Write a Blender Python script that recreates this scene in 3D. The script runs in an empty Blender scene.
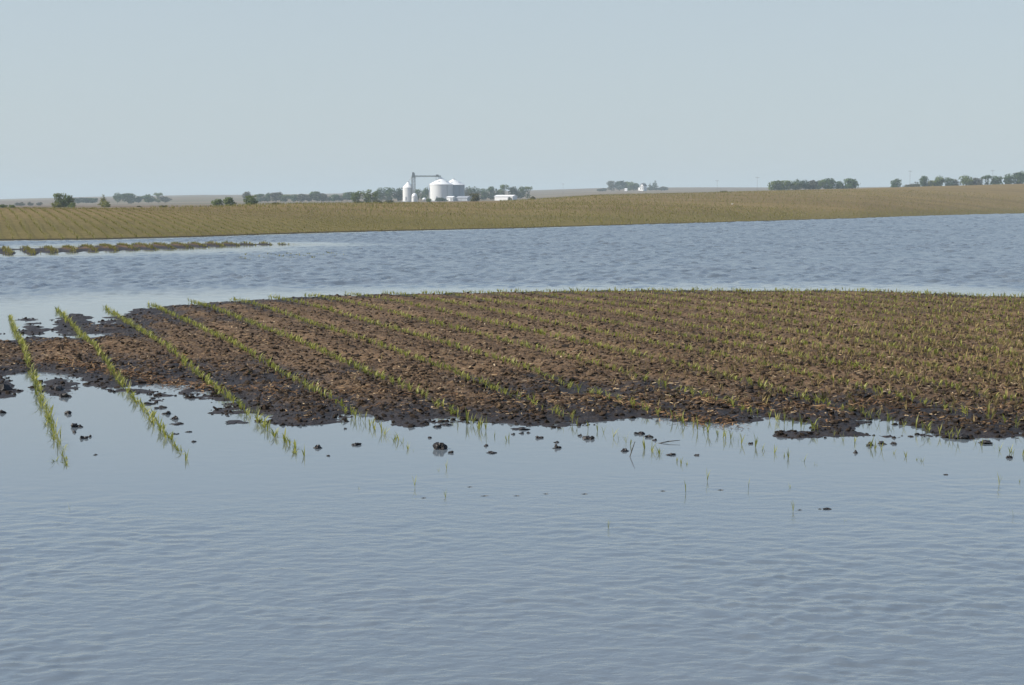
import bpy, math, random
import numpy as np

# ------------------------------------------------------------------ basics
R = math.radians
rng = np.random.default_rng(11)
random.seed(11)
scene = bpy.context.scene
col = scene.collection
H = 1.67                                   # eye height above the water
F = 1700.0
PITCH = math.atan(137.5 / F)
HZ = 205.0
FE = F / math.cos(PITCH)                   # horizontal pixels per (x / y)

def gpt(px, py, z=0.0):
    """point on the level z seen at a picture position"""
    cx = (px - 512.0) / F; cy = (342.5 - py) / F
    d = np.array([cx, math.cos(PITCH) + cy * math.sin(PITCH), -math.sin(PITCH) + cy * math.cos(PITCH)])
    t = (z - H) / d[2]
    return d[0] * t, d[1] * t

def at_az(u, Y):
    return (u - 512.0) / FE * Y

def line_z(py, Y):
    """height that sits on sight line py at distance Y (small angles)"""
    return H + (HZ - py) / FE * Y

# ------------------------------------------------------------------ noise
def _hash(ix, iy, s):
    h = (ix.astype(np.int64) * 374761393 + iy.astype(np.int64) * 668265263 + s * 974711) & 0x7fffffff
    h = ((h ^ (h >> 13)) * 1274126177) & 0x7fffffff
    h = (h ^ (h >> 16)) & 0xffff
    return h / 65535.0

def vnoise(x, y, s=0):
    ix = np.floor(x); iy = np.floor(y)
    fx = x - ix; fy = y - iy
    fx = fx * fx * (3 - 2 * fx); fy = fy * fy * (3 - 2 * fy)
    a = _hash(ix, iy, s); b = _hash(ix + 1, iy, s); c = _hash(ix, iy + 1, s); d = _hash(ix + 1, iy + 1, s)
    return (a + (b - a) * fx) * (1 - fy) + (c + (d - c) * fx) * fy - 0.5

# ------------------------------------------------------------------ mesh helpers
def np_mesh(name, V, Q, mat=None, smooth=False, attrs=None):
    V = np.asarray(V, dtype=np.float32); Q = np.asarray(Q, dtype=np.int32)
    me = bpy.data.meshes.new(name)
    n, k = Q.shape
    me.vertices.add(len(V)); me.vertices.foreach_set('co', V.ravel())
    me.loops.add(n * k); me.loops.foreach_set('vertex_index', Q.ravel())
    me.polygons.add(n)
    me.polygons.foreach_set('loop_start', np.arange(0, n * k, k, dtype=np.int32))
    me.polygons.foreach_set('loop_total', np.full(n, k, dtype=np.int32))
    me.polygons.foreach_set('use_smooth', np.full(n, smooth, dtype=bool))
    me.update(calc_edges=True)
    for key, arr in (attrs or {}).items():
        a = me.attributes.new(key, 'FLOAT', 'POINT')
        a.data.foreach_set('value', np.asarray(arr, dtype=np.float32))
    if mat: me.materials.append(mat)
    return me

def link(name, me, parent=None, loc=(0, 0, 0), rot=(0, 0, 0)):
    o = bpy.data.objects.new(name, me); col.objects.link(o)
    o.location = loc; o.rotation_euler = rot
    if parent: o.parent = parent
    return o

def tag(o, label=None, cat=None, group=None, kind=None):
    if label: o['label'] = label
    if cat: o['category'] = cat
    if group: o['group'] = group
    if kind: o['kind'] = kind
    return o

def thing(name, loc, label, cat, group=None, rz=0):
    o = bpy.data.objects.new(name, None); col.objects.link(o)
    o.location = loc; o.rotation_euler = (0, 0, rz); o.empty_display_size = 0.3
    return tag(o, label, cat, group)

def grid_quads(nr, nc):
    i = np.arange(nr - 1)[:, None] * nc + np.arange(nc - 1)[None, :]
    i = i.ravel()
    return np.stack([i, i + 1, i + nc + 1, i + nc], 1)

class MB:
    """collects solid shapes and links them as one mesh object"""
    def __init__(self): self.v = []; self.f = []
    def box(self, c, s, rz=0, taper=1.0):
        b = len(self.v); ca, sa = math.cos(rz), math.sin(rz)
        for dz, t in ((-.5, 1), (.5, taper)):
            for dx, dy in ((-.5, -.5), (.5, -.5), (.5, .5), (-.5, .5)):
                x, y = dx * s[0] * t, dy * s[1] * t
                self.v.append((c[0] + x * ca - y * sa, c[1] + x * sa + y * ca, c[2] + dz * s[2]))
        self.f += [tuple(b + i for i in q) for q in ((3, 2, 1, 0), (4, 5, 6, 7), (0, 1, 5, 4), (1, 2, 6, 5), (2, 3, 7, 6), (3, 0, 4, 7))]
        return self
    def lathe(self, prof, c=(0, 0, 0), n=32):
        b = len(self.v); m = len(prof)
        for k in range(n):
            a = 2 * math.pi * k / n
            for r, z in prof: self.v.append((c[0] + r * math.cos(a), c[1] + r * math.sin(a), c[2] + z))
        for k in range(n):
            k2 = (k + 1) % n
            for i in range(m - 1):
                self.f.append((b + k * m + i, b + k2 * m + i, b + k2 * m + i + 1, b + k * m + i + 1))
        self.f.append(tuple(b + k * m for k in range(n))[::-1]); self.f.append(tuple(b + k * m + m - 1 for k in range(n)))
        return self
    def bar(self, p, q, r0, r1=None, n=6):
        r1 = r0 if r1 is None else r1
        p = np.array(p, float); q = np.array(q, float); d = q - p; d /= np.linalg.norm(d)
        a = np.cross(d, (0, 0, 1) if abs(d[2]) < .9 else (1, 0, 0)); a /= np.linalg.norm(a); e = np.cross(d, a)
        b = len(self.v)
        for cpt, r in ((p, r0), (q, r1)):
            for k in range(n):
                t = 2 * math.pi * k / n
                self.v.append(tuple(cpt + r * (math.cos(t) * a + math.sin(t) * e)))
        for k in range(n):
            k2 = (k + 1) % n
            self.f.append((b + k, b + k2, b + n + k2, b + n + k))
        self.f.append(tuple(b + k for k in range(n))[::-1]); self.f.append(tuple(b + n + k for k in range(n)))
        return self
    def prism(self, poly, y0, y1):
        """a polygon in x, z swept along y"""
        b = len(self.v); n = len(poly)
        for y in (y0, y1):
            for x, z in poly: self.v.append((x, y, z))
        for k in range(n):
            k2 = (k + 1) % n
            self.f.append((b + k, b + k2, b + n + k2, b + n + k))
        self.f.append(tuple(b + k for k in range(n))[::-1]); self.f.append(tuple(b + n + k for k in range(n)))
        return self
    def build(self, name, mat, parent=None, smooth=False, loc=(0, 0, 0)):
        me = bpy.data.meshes.new(name); me.from_pydata(self.v, [], self.f); me.update()
        me.materials.append(mat)
        import bmesh
        bm = bmesh.new(); bm.from_mesh(me); bmesh.ops.recalc_face_normals(bm, faces=bm.faces); bm.to_mesh(me); bm.free()
        if smooth:
            for p in me.polygons: p.use_smooth = len(p.vertices) == 4
        return link(name, me, parent, loc)

# ------------------------------------------------------------------ materials
def new_mat(name):
    m = bpy.data.materials.new(name); m.use_nodes = True
    nt = m.node_tree; b = nt.nodes['Principled BSDF']
    return m, nt, b

def N(nt, t, **kw):
    n = nt.nodes.new(t)
    for k, v in kw.items():
        if k in ('in_',):
            for kk, vv in v.items(): n.inputs[kk].default_value = vv
        else: setattr(n, k, v)
    return n

def ramp(nt, pts, fac=None):
    r = nt.nodes.new('ShaderNodeValToRGB'); e = r.color_ramp.elements
    while len(e) < len(pts): e.new(0.5)
    for i, (p, c) in enumerate(pts):
        e[i].position = p; e[i].color = (*c, 1) if len(c) == 3 else c
    if fac is not None: nt.links.new(fac, r.inputs['Fac'])
    return r

def math_n(nt, op, a, b=None, c=None, clamp=False):
    n = nt.nodes.new('ShaderNodeMath'); n.operation = op; n.use_clamp = clamp
    for i, v in enumerate((a, b, c)):
        if v is None: continue
        if isinstance(v, (int, float)): n.inputs[i].default_value = v
        else: nt.links.new(v, n.inputs[i])
    return n.outputs[0]

def map_range(nt, v, a, b, c=0.0, d=1.0):
    n = nt.nodes.new('ShaderNodeMapRange'); n.interpolation_type = 'SMOOTHSTEP'
    nt.links.new(v, n.inputs[0])
    for i, x in enumerate((a, b, c, d)): n.inputs[i + 1].default_value = x
    return n.outputs[0]

def mix(nt, fac, a, b):
    n = nt.nodes.new('ShaderNodeMix'); n.data_type = 'RGBA'
    if isinstance(fac, (int, float)): n.inputs[0].default_value = fac
    else: nt.links.new(fac, n.inputs[0])
    for i, v in ((6, a), (7, b)):
        if isinstance(v, tuple): n.inputs[i].default_value = (*v, 1)
        else: nt.links.new(v, n.inputs[i])
    return n.outputs[2]

def noise(nt, vec, scale, detail=4, rough=.55, dist=0.0):
    n = nt.nodes.new('ShaderNodeTexNoise')
    n.inputs['Scale'].default_value = scale; n.inputs['Detail'].default_value = detail
    n.inputs['Roughness'].default_value = rough; n.inputs['Distortion'].default_value = dist
    if vec is not None: nt.links.new(vec, n.inputs['Vector'])
    return n.outputs['Fac']

def position(nt):
    return nt.nodes.new('ShaderNodeNewGeometry').outputs['Position']

def mapping(nt, vec, scale=(1, 1, 1), rot=(0, 0, 0)):
    m = nt.nodes.new('ShaderNodeMapping'); nt.links.new(vec, m.inputs['Vector'])
    m.inputs['Scale'].default_value = scale; m.inputs['Rotation'].default_value = rot
    return m.outputs['Vector']

def attr(nt, name):
    a = nt.nodes.new('ShaderNodeAttribute'); a.attribute_name = name
    return a.outputs['Fac']

def bump(nt, height, dist, bsdf, strength=1.0):
    b = nt.nodes.new('ShaderNodeBump'); b.inputs['Strength'].default_value = strength
    b.inputs['Distance'].default_value = dist
    nt.links.new(height, b.inputs['Height']); nt.links.new(b.outputs['Normal'], bsdf.inputs['Normal'])
    return b

ROW_ANG = math.atan2(545.0, 1705.5)        # rows lean to the left going away
ROW_DX = math.tan(ROW_ANG)
ROW_SP = 0.802                             # spacing measured along x

# soil of the mud bank: dark and glossy where it is soaked just above the water, browner and dry higher up
def soil_mat():
    m, nt, b = new_mat('soil')
    P = position(nt)
    sep = N(nt, 'ShaderNodeSeparateXYZ'); nt.links.new(P, sep.inputs[0])
    n1 = noise(nt, P, 0.9, 3); n2 = noise(nt, P, 9, 5, .65); n3 = noise(nt, P, 45, 3, .6)
    hz = math_n(nt, 'ADD', sep.outputs[2], math_n(nt, 'MULTIPLY', math_n(nt, 'SUBTRACT', n1, .5), .06))
    hz = math_n(nt, 'ADD', hz, math_n(nt, 'MULTIPLY', math_n(nt, 'SUBTRACT', n2, .5), .03))
    dry = map_range(nt, hz, 0.036, 0.082)
    dryc = ramp(nt, [(.28, (.026, .016, .009)), (.5, (.090, .055, .029)), (.72, (.200, .135, .074))], n2)
    wetc = ramp(nt, [(.3, (.012, .0095, .008)), (.7, (.038, .028, .022))], n2)
    crust = mix(nt, map_range(nt, noise(nt, P, .75, 4, .6), .40, .66, 0, .65), dryc.outputs[0], (.190, .122, .066))
    c = mix(nt, dry, wetc.outputs[0], crust)
    nt.links.new(c, b.inputs['Base Color'])
    nt.links.new(map_range(nt, dry, 0, 1, .58, .95), b.inputs['Roughness'])
    b.inputs['Specular IOR Level'].default_value = .3
    bump(nt, n3, .02, b)
    return m

def far_ground_mat():
    m, nt, b = new_mat('far_ground')
    P = position(nt); fld = attr(nt, 'field')
    sep = N(nt, 'ShaderNodeSeparateXYZ'); nt.links.new(P, sep.inputs[0])
    # corn rows: stripes along the planting direction
    cr = math_n(nt, 'ADD', sep.outputs[0], math_n(nt, 'MULTIPLY', sep.outputs[1], ROW_DX))
    wob = math_n(nt, 'MULTIPLY', math_n(nt, 'SUBTRACT', noise(nt, P, .15, 2), .5), .5)
    ph = math_n(nt, 'MULTIPLY', math_n(nt, 'ADD', cr, wob), 2 * math.pi / ROW_SP)
    st = math_n(nt, 'MULTIPLY_ADD', math_n(nt, 'COSINE', ph), .5, .5)
    st = math_n(nt, 'MULTIPLY', map_range(nt, st, .45, .95), math_n(nt, 'MULTIPLY_ADD', attr(nt, 'rows'), .8, .2))
    fine = noise(nt, P, 2.2, 6, .8); mid = noise(nt, mapping(nt, P, (.05, .05, .05)), 1, 4, .6)
    band = noise(nt, mapping(nt, P, (.012, .05, .0)), 1, 3, .6)
    soil = ramp(nt, [(.34, (.085, .058, .028)), (.5, (.190, .135, .062)), (.66, (.33, .245, .120))], fine)
    green = ramp(nt, [(.3, (.100, .098, .024)), (.7, (.200, .180, .050))], fine)
    gq = math_n(nt, 'MULTIPLY', math_n(nt, 'MULTIPLY', st, map_range(nt, mid, .3, .62, .25, .6)), map_range(nt, noise(nt, P, .9, 3), .35, .6, .35, 1))
    c = mix(nt, gq, soil.outputs[0], green.outputs[0])
    c = mix(nt, map_range(nt, band, .42, .62, 0, .35), c, (.085, .058, .034))
    low = map_range(nt, sep.outputs[2], .3, 1.4, .5, 0)
    c = mix(nt, low, c, (.105, .100, .028))
    c = mix(nt, .12, c, (.180, .165, .060))
    c = mix(nt, map_range(nt, sep.outputs[2], .0, .06, 1, 0), c, (.022, .018, .014))
    # country beyond: stubble, bare soil and pasture in wide strips
    big = noise(nt, mapping(nt, P, (.0022, .006, 0)), 1, 2, .5)
    far = ramp(nt, [(.30, (.080, .095, .042)), (.42, (.150, .115, .085)), (.52, (.120, .090, .070)), (.60, (.22, .175, .115)), (.72, (.095, .095, .050))], big)
    far2 = mix(nt, map_range(nt, noise(nt, P, .08, 3), .35, .7, 0, .4), far.outputs[0], (.16, .13, .08))
    c = mix(nt, fld, far2, c)
    nt.links.new(c, b.inputs['Base Color'])
    b.inputs['Roughness'].default_value = .95; b.inputs['Specular IOR Level'].default_value = .1
    hgt = math_n(nt, 'ADD', math_n(nt, 'MULTIPLY', st, .03), math_n(nt, 'MULTIPLY', fine, .16))
    bump(nt, hgt, 1.0, b, .8)
    return m

def water_mat():
    m, nt, b = new_mat('flood_water')
    P = position(nt); amp = attr(nt, 'amp'); big = attr(nt, 'swell')
    w1 = noise(nt, mapping(nt, P, (9, 15, 1), (0, 0, R(9))), 1, 3, .55, .3)
    w3 = noise(nt, mapping(nt, P, (2.2, 4.2, 1), (0, 0, R(14))), 1, 3, .55, .2)
    near = math_n(nt, 'MULTIPLY', math_n(nt, 'MULTIPLY', w1, .006), amp)
    far = math_n(nt, 'MULTIPLY', math_n(nt, 'MULTIPLY', w3, .03), big)
    bump(nt, math_n(nt, 'ADD', near, far), 1.0, b)
    mud = mix(nt, noise(nt, P, .25, 3), (.120, .152, .174), (.142, .162, .182))  # silty body colour, with the blue of the reflected sky mixed in
    nt.links.new(mud, b.inputs['Base Color'])
    nt.links.new(map_range(nt, big, 0, 1, .06, .24), b.inputs['Roughness']); b.inputs['IOR'].default_value = 1.333
    return m

def leaf_mat(name, c0, c1, trans=.35, rough=.5):
    m, nt, b = new_mat(name)
    oi = N(nt, 'ShaderNodeObjectInfo')
    t = math_n(nt, 'FRACT', math_n(nt, 'ADD', oi.outputs['Random'], attr(nt, 'tint')))
    c = mix(nt, t, c0, c1)
    nt.links.new(c, b.inputs['Base Color']); b.inputs['Roughness'].default_value = rough
    b.inputs['Specular IOR Level'].default_value = .3
    tr = N(nt, 'ShaderNodeBsdfTranslucent'); nt.links.new(c, tr.inputs['Color'])
    ms = N(nt, 'ShaderNodeMixShader'); ms.inputs[0].default_value = trans
    nt.links.new(b.outputs[0], ms.inputs[1]); nt.links.new(tr.outputs[0], ms.inputs[2])
    nt.links.new(ms.outputs[0], nt.nodes['Material Output'].inputs['Surface'])
    return m

def tint_mat(name, pts, rough=.9, spec=.2):
    m, nt, b = new_mat(name)
    r = ramp(nt, pts, attr(nt, 'tint')); nt.links.new(r.outputs[0], b.inputs['Base Color'])
    b.inputs['Roughness'].default_value = rough; b.inputs['Specular IOR Level'].default_value = spec
    return m

def plain(name, c, rough=.6, metal=0.0, var=.12, scale=2.0):
    m, nt, b = new_mat(name)
    n = noise(nt, position(nt), scale, 4, .6)
    lo = tuple(x * (1 - var) for x in c); hi = tuple(min(1, x * (1 + var)) for x in c)
    nt.links.new(mix(nt, n, lo, hi), b.inputs['Base Color'])
    b.inputs['Roughness'].default_value = rough; b.inputs['Metallic'].default_value = metal
    return m

def corrugated(name, c, per=.35, vertical=False):
    m, nt, b = new_mat(name)
    tc = N(nt, 'ShaderNodeTexCoord'); sep = N(nt, 'ShaderNodeSeparateXYZ'); nt.links.new(tc.outputs['Object'], sep.inputs[0])
    w = math_n(nt, 'SINE', math_n(nt, 'MULTIPLY', sep.outputs[0 if vertical else 2], 2 * math.pi / per))
    n = noise(nt, tc.outputs['Object'], .7, 4, .6)
    nt.links.new(mix(nt, n, tuple(x * .88 for x in c), c), b.inputs['Base Color'])
    b.inputs['Roughness'].default_value = .45
    bump(nt, w, .005, b)
    return m

M = {}
M['soil'] = soil_mat(); M['ground'] = far_ground_mat(); M['water'] = water_mat()
M['corn'] = leaf_mat('corn_leaf', (.185, .215, .034), (.370, .365, .100), .42)
M['corn_far'] = leaf_mat('corn_leaf_far', (.150, .150, .030), (.280, .245, .075), .3)
M['weed'] = leaf_mat('weed_leaf', (.09, .085, .024), (.30, .225, .10), .2, .8)
M['clod'] = tint_mat('soil_clod', [(0, (.016, .012, .009)), (.5, (.056, .036, .021)), (1, (.140, .094, .054))])
M['mud'] = plain('wet_mud', (.020, .016, .014), .62, 0, .5, 40)
M['residue'] = tint_mat('crop_residue', [(0, (.070, .036, .018)), (.4, (.165, .092, .045)), (.75, (.31, .22, .12)), (1, (.46, .36, .23))])
M['stalk'] = plain('wet_stalk', (.045, .036, .022), .6, 0, .3, 30)
M['bark'] = plain('bark', (.075, .058, .042), .9, 0, .3, 3)
TREE_COL = {
    'dark':  ((.034, .070, .016), (.078, .130, .032)),
    'mid':   ((.066, .104, .018), (.145, .185, .040)),
    'olive': ((.060, .066, .020), (.115, .108, .036)),
    'lime':  ((.110, .130, .024), (.210, .205, .045)),
    'mauve': ((.056, .058, .032), (.100, .100, .054)),
    'fir':   ((.016, .040, .016), (.036, .068, .026)),
}
for k, (a, b_) in TREE_COL.items(): M['t_' + k] = leaf_mat('foliage_' + k, a, b_, .32, .7)
M['binwhite'] = corrugated('white_corrugated_steel', (.66, .67, .66), .55)
M['bingalv_shaded'] = corrugated('blue_shaded_galvanised_steel', (.30, .35, .40), .55)  # galvanised wall, with its blue shade and sky reflection put into the colour
M['binroof'] = plain('white_roof_steel', (.80, .81, .80), .4, 0, .06, .5)
M['galv'] = corrugated('galvanised_steel', (.42, .45, .48), .5)
M['steel'] = plain('weathered_steel', (.13, .15, .155), .5, .3, .2, 2)
M['white'] = corrugated('white_siding', (.80, .80, .79), .5, True)
M['grey'] = corrugated('grey_siding', (.36, .39, .43), .5, True)
M['roofgrey'] = plain('grey_roof', (.30, .32, .35), .6)
M['roofdark'] = plain('dark_shingles', (.10, .10, .10), .8)
M['dark'] = plain('dark_opening', (.03, .03, .035), .5)
M['glass'] = plain('window_glass', (.05, .06, .07), .1)
M['pole'] = plain('weathered_pole', (.11, .09, .075), .9)
M['stone'] = plain('pale_stone', (.55, .52, .46), .8, 0, .2, 6)
M['tank'] = plain('white_tank_paint', (.78, .78, .76), .35, 0, .06, 1)

# ------------------------------------------------------------------ the lie of the land
U_ = np.array([-500, -100, 0, 100, 200, 300, 400, 512, 600, 700, 770, 860, 1024, 1150, 1500.])
def tab(*v): return np.array(v, float)
Y_SHORE = tab(242, 241, 240, 239, 236.5, 233.2, 230.6, 228.3, 225.6, 222.8, 220.8, 218.2, 213.4, 211.5, 210)
Y_SHORE = FE * H / (Y_SHORE - HZ)
Y_CREST = tab(125, 128, 132, 138, 150, 185, 235, 300, 370, 450, 500, 570, 660, 720, 800)
P_CREST = tab(208, 208, 208, 208, 207, 203.8, 203, 201, 195.6, 193.6, 191.2, 189.2, 184.3, 181, 179)
P_BACK = tab(206.5, 206.5, 206, 205.5, 204.5, 203, 202, 200.3, 193.8, 192.3, 191, 189.4, 185.5, 182.5, 180.5)
P_FAR = tab(200, 200, 199.5, 196.6, 194.8, 194.5, 193, 190.8, 188.4, 187.8, 188.2, 188.3, 186.5, 185, 184)

def land(u, Y):
    """height of the big ground sheet at azimuth position u, distance Y"""
    u = np.clip(u, -500, 1500)
    ys = np.interp(u, U_, Y_SHORE); yc = np.interp(u, U_, Y_CREST)
    zc = line_z(np.interp(u, U_, P_CREST), yc)
    t = (Y - ys) / (yc - ys)
    zf = zc * (1 - np.clip(1 - t, 0, 1) ** 1.7)
    bed = np.maximum(-(ys - Y) * .03, -.45)
    z = np.where(t < 0, bed, zf)
    # beyond the crest
    y1 = yc * 1.35; y2 = np.maximum(yc * 1.7, 860); y3 = np.full_like(yc, 2600.); y4 = np.full_like(yc, 6000.)
    z1 = line_z(np.interp(u, U_, P_CREST) + 1.6, y1)
    z2 = line_z(np.interp(u, U_, P_BACK), y2); z3 = line_z(np.interp(u, U_, P_FAR), y3)
    z4 = line_z(np.interp(u, U_, P_FAR) + 1.5, y4)
    def seg(z, a, b, za, zb):
        s = np.clip((Y - a) / (b - a), 0, 1)
        return np.where(Y >= a, za + (zb - za) * (s * s * (3 - 2 * s) * .5 + s * .5), z)
    z = seg(z, yc, y1, zc, z1); z = seg(z, y1, y2, z1, z2); z = seg(z, y2, y3, z2, z3); z = seg(z, y3, y4, z3, z4)
    return z

def ground_z(u, Y): return float(land(np.array([float(u)]), np.array([float(Y)]))[0])

def build_ground():
    az = np.concatenate([np.arange(-180, -24, 6.), np.arange(-24, 24, .11), np.arange(24, 181, 6.)])
    r = np.concatenate([np.geomspace(1.2, 60, 26), np.geomspace(62, 900, 330), np.geomspace(915, 5800, 110)])
    A, Rr = np.meshgrid(np.radians(az), r)
    front = np.clip(np.cos(A), .15, 1)
    u = 512 + FE * np.clip(np.tan(np.clip(A, -1.2, 1.2)), -1, 1)
    Y = Rr * np.where(np.abs(A) < .5, front, np.cos(.5))
    Z = land(u, Y)
    Z = np.where(Rr < 3.6, np.maximum(Z, .25 - (Rr - 1.2) * .3), Z)
    X = Rr * np.sin(A); Yw = Rr * np.cos(A)
    Z = Z + np.where((Z > .05) & (Rr < 900), vnoise(X * .12, Yw * .12, 5) * .10 + vnoise(X * .5, Yw * .5, 6) * .05, 0)
    Z = Z + np.where(Rr > 1100, vnoise(X * .004, Yw * .0025, 8) * 2.2, 0)
    yc = np.interp(u, U_, Y_CREST)
    fieldw = 1 - np.clip((Y / yc - 1.12) / .1, 0, 1)
    V = np.stack([X, Yw, Z], -1).reshape(-1, 3)
    V = np.vstack([V, [[0, 0, .25]]])
    q = grid_quads(len(r), len(az))
    me = np_mesh('ground', V, q, M['ground'], True, {'field': np.append(fieldw.ravel(), 0), 'rows': np.append(np.clip((230 - Y) / 130, 0, 1).ravel(), 0)})
    tag(link('ground', me), kind='structure')
build_ground()

# ------------------------------------------------------------------ the mud bank (outline read off on level water)
NEAR = [(-1500, 380), (-1100, 412), (-700, 410), (-300, 402), (-120, 398), (0, 396), (9, 390), (14, 379), (36, 378), (42, 390), (52, 398), (64, 396), (66, 384), (66, 377), (84, 377),
        (96, 382), (92, 386), (112, 391), (126, 392), (138, 396), (158, 401), (160, 396), (147, 387), (144, 382), (160, 379), (173, 383), (185, 392), (197, 397),
        (214, 402), (222, 410), (240, 415), (260, 416), (266, 422), (300, 424), (336, 424), (368, 422), (398, 426), (408, 427), (430, 423),
        (470, 424), (500, 425), (540, 425), (575, 424), (600, 428), (627, 426), (622, 423), (609, 420), (612, 417), (640, 417), (665, 425), (699, 433), (715, 439),
        (728, 433), (718, 426), (746, 424), (776, 418), (792, 424), (784, 432), (778, 436), (796, 440), (823, 437), (857, 434), (868, 429), (871, 421), (899, 422),
        (893, 429), (895, 435), (923, 436), (946, 437), (956, 441), (973, 434), (1024, 435), (1120, 440), (1400, 452), (1800, 458), (2300, 450), (2600, 410)]
FARE = [(2550, 360), (2200, 328), (1800, 314), (1400, 306), (1160, 301), (1024, 297.5), (960, 295.5), (900, 293), (850, 291.5), (700, 291), (600, 291), (500, 293), (420, 294.5), (340, 296),
        (300, 297.5), (270, 300), (240, 301), (200, 303.5), (170, 306), (150, 308), (125, 312), (112, 316), (101, 321), (97, 325), (86, 318), (71, 313), (55, 319),
        (60, 329), (64, 338), (52, 339), (42, 337), (37, 326), (30, 318), (21, 319), (23, 329), (20, 338), (8, 340), (2, 335), (-14, 326), (-30, 340),
        (-120, 338), (-300, 338), (-700, 336), (-1150, 344)]
BANK = np.array([gpt(*p) for p in NEAR + FARE])
STRIP_PX = [(-360, 252), (-300, 256), (-120, 255), (-40, 254), (-8, 253.2), (6, 254.6), (13, 254), (10, 250.5), (16, 250), (34, 254.2), (42, 252.8), (86, 251.8), (120, 250.8), (150, 249.8), (190, 248.2), (220, 246.6), (255, 245.2), (283, 244.6),
            (262, 243.9), (220, 244.0), (150, 244.6), (86, 246.6), (40, 248.4), (17, 249.0), (10, 249.2), (0, 249.2), (-40, 250), (-120, 250), (-300, 249.5)]
STRIP = np.array([gpt(*p) for p in STRIP_PX])

def sdist(poly, x, y):
    """signed distance to a polygon, positive inside"""
    n = len(poly); d = np.full(x.shape, 1e9); ins = np.zeros(x.shape, bool)
    for i in range(n):
        ax, ay = poly[i]; bx, by = poly[(i + 1) % n]
        ex, ey = bx - ax, by - ay
        t = np.clip(((x - ax) * ex + (y - ay) * ey) / (ex * ex + ey * ey + 1e-12), 0, 1)
        d = np.minimum(d, (x - ax - t * ex) ** 2 + (y - ay - t * ey) ** 2)
        c = ((ay > y) != (by > y)) & (x < (bx - ax) * (y - ay) / (by - ay + 1e-12) + ax)
        ins ^= c
    d = np.sqrt(d)
    return np.where(ins, d, -d)

PUDDLES = [(105, 332, .22, .35, .07), (250, 380, .3, .3, .03), (30, 372, .4, .3, .03), (545, 385, .9, .8, .035), (700, 424, .2, .25, .06), (598, 392, .8, .6, .03), (380, 412, .8, .3, .02),
           (626, 420, .24, .16, .05), (770, 423, .30, .18, .05), (727, 428, .14, .10, .04), (885, 426, .20, .22, .07), (158, 384, .26, .18, .06)]
PUDDLES = [(*gpt(a, b, .03), c, d, e) for a, b, c, d, e in PUDDLES]

def row_phase(x, y):
    return (x + (y - 11.08) * ROW_DX + 2.946) / ROW_SP

def bank_h(x, y, fine=True):
    d = sdist(BANK, x, y)
    d = d + vnoise(x * 1.1, y * .8, 1) * .22 + vnoise(x * 4, y * 3, 2) * .16 + vnoise(x * 10, y * 6, 9) * .10 + vnoise(x * 2.3, y * 1.7, 10) * .22
    h = np.where(d > 0, .092 * (1 - np.exp(-d / 1.5)), -.22 * (1 - np.exp(d / 1.6)))
    h = h + vnoise(x * .45, y * .35, 3) * .022 * np.clip(d + .3, 0, 1)
    ph = row_phase(x, y)
    h = h - .012 * np.cos(2 * math.pi * ph) * np.clip(d + .4, 0, 1)
    for px, py, rx, ry, dep in PUDDLES:
        h = h - dep * np.exp(-((x - px) / rx) ** 2 - ((y - py) / ry) ** 2)
    if fine:
        w = np.clip(d * 1.5 + .6, .0, 1)
        w = w * (.8 + .2 * np.clip((h - .015) / .03, 0, 1))
        h = h + w * (vnoise(x * 6, y * 6, 4) * .018 + vnoise(x * 15, y * 15, 5) * .016 + vnoise(x * 34, y * 34, 6) * .014)
    return h

def build_bank():
    u = np.concatenate([np.arange(-1700, -200, 6.), np.arange(-200, 1230, 1.9), np.arange(1230, 2800, 6.)]); Y = np.geomspace(10.0, 36.5, 480)
    U, YY = np.meshgrid(u, Y)
    X = (U - 512) / FE * YY
    Z = bank_h(X, YY)
    V = np.stack([X, YY, Z], -1).reshape(-1, 3)
    tag(link('mud_bank', np_mesh('mud_bank', V, grid_quads(len(Y), len(u)), M['soil'], False)), kind='structure')
build_bank()

def strip_h(x, y):
    d = sdist(STRIP, x, y) + vnoise(x * .9, y * .5, 21) * .5 + .26 * np.cos(2 * math.pi * row_phase(x, y)) + vnoise(x * .35, y * .3, 23) * .5
    h = np.where(d > 0, .09 * (1 - np.exp(-d / 1.6)), -.2 * (1 - np.exp(d / 1.5)))
    ph = row_phase(x, y)
    return h + np.where(d > 0, .0, 0) + .010 * np.cos(2 * math.pi * ph) * np.clip(d + 1, 0, 1) + vnoise(x * 5, y * 5, 22) * .03

def build_strip():
    u = np.arange(-420, 320, 2.2); Y = np.linspace(52, 84, 280)
    U, YY = np.meshgrid(u, Y); X = (U - 512) / FE * YY
    V = np.stack([X, YY, strip_h(X, YY)], -1).reshape(-1, 3)
    tag(link('mud_strip', np_mesh('mud_strip', V, grid_quads(len(Y), len(u)), M['soil'], False)), kind='structure')
build_strip()

# ------------------------------------------------------------------ the flood water: wind ripples die out in the lee of the land
def waves(x, y, lx, ly, ang, seed):
    c, q = math.cos(ang), math.sin(ang)
    xr, yr = x * c + y * q, y * c - x * q
    xr = xr + vnoise(x / lx * .4, y / ly * .4, seed + 1) * lx * .8; yr = yr + vnoise(x / lx * .35, y / ly * .35, seed + 2) * ly * 1.2
    return vnoise(xr / lx, yr / ly, seed)

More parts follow.
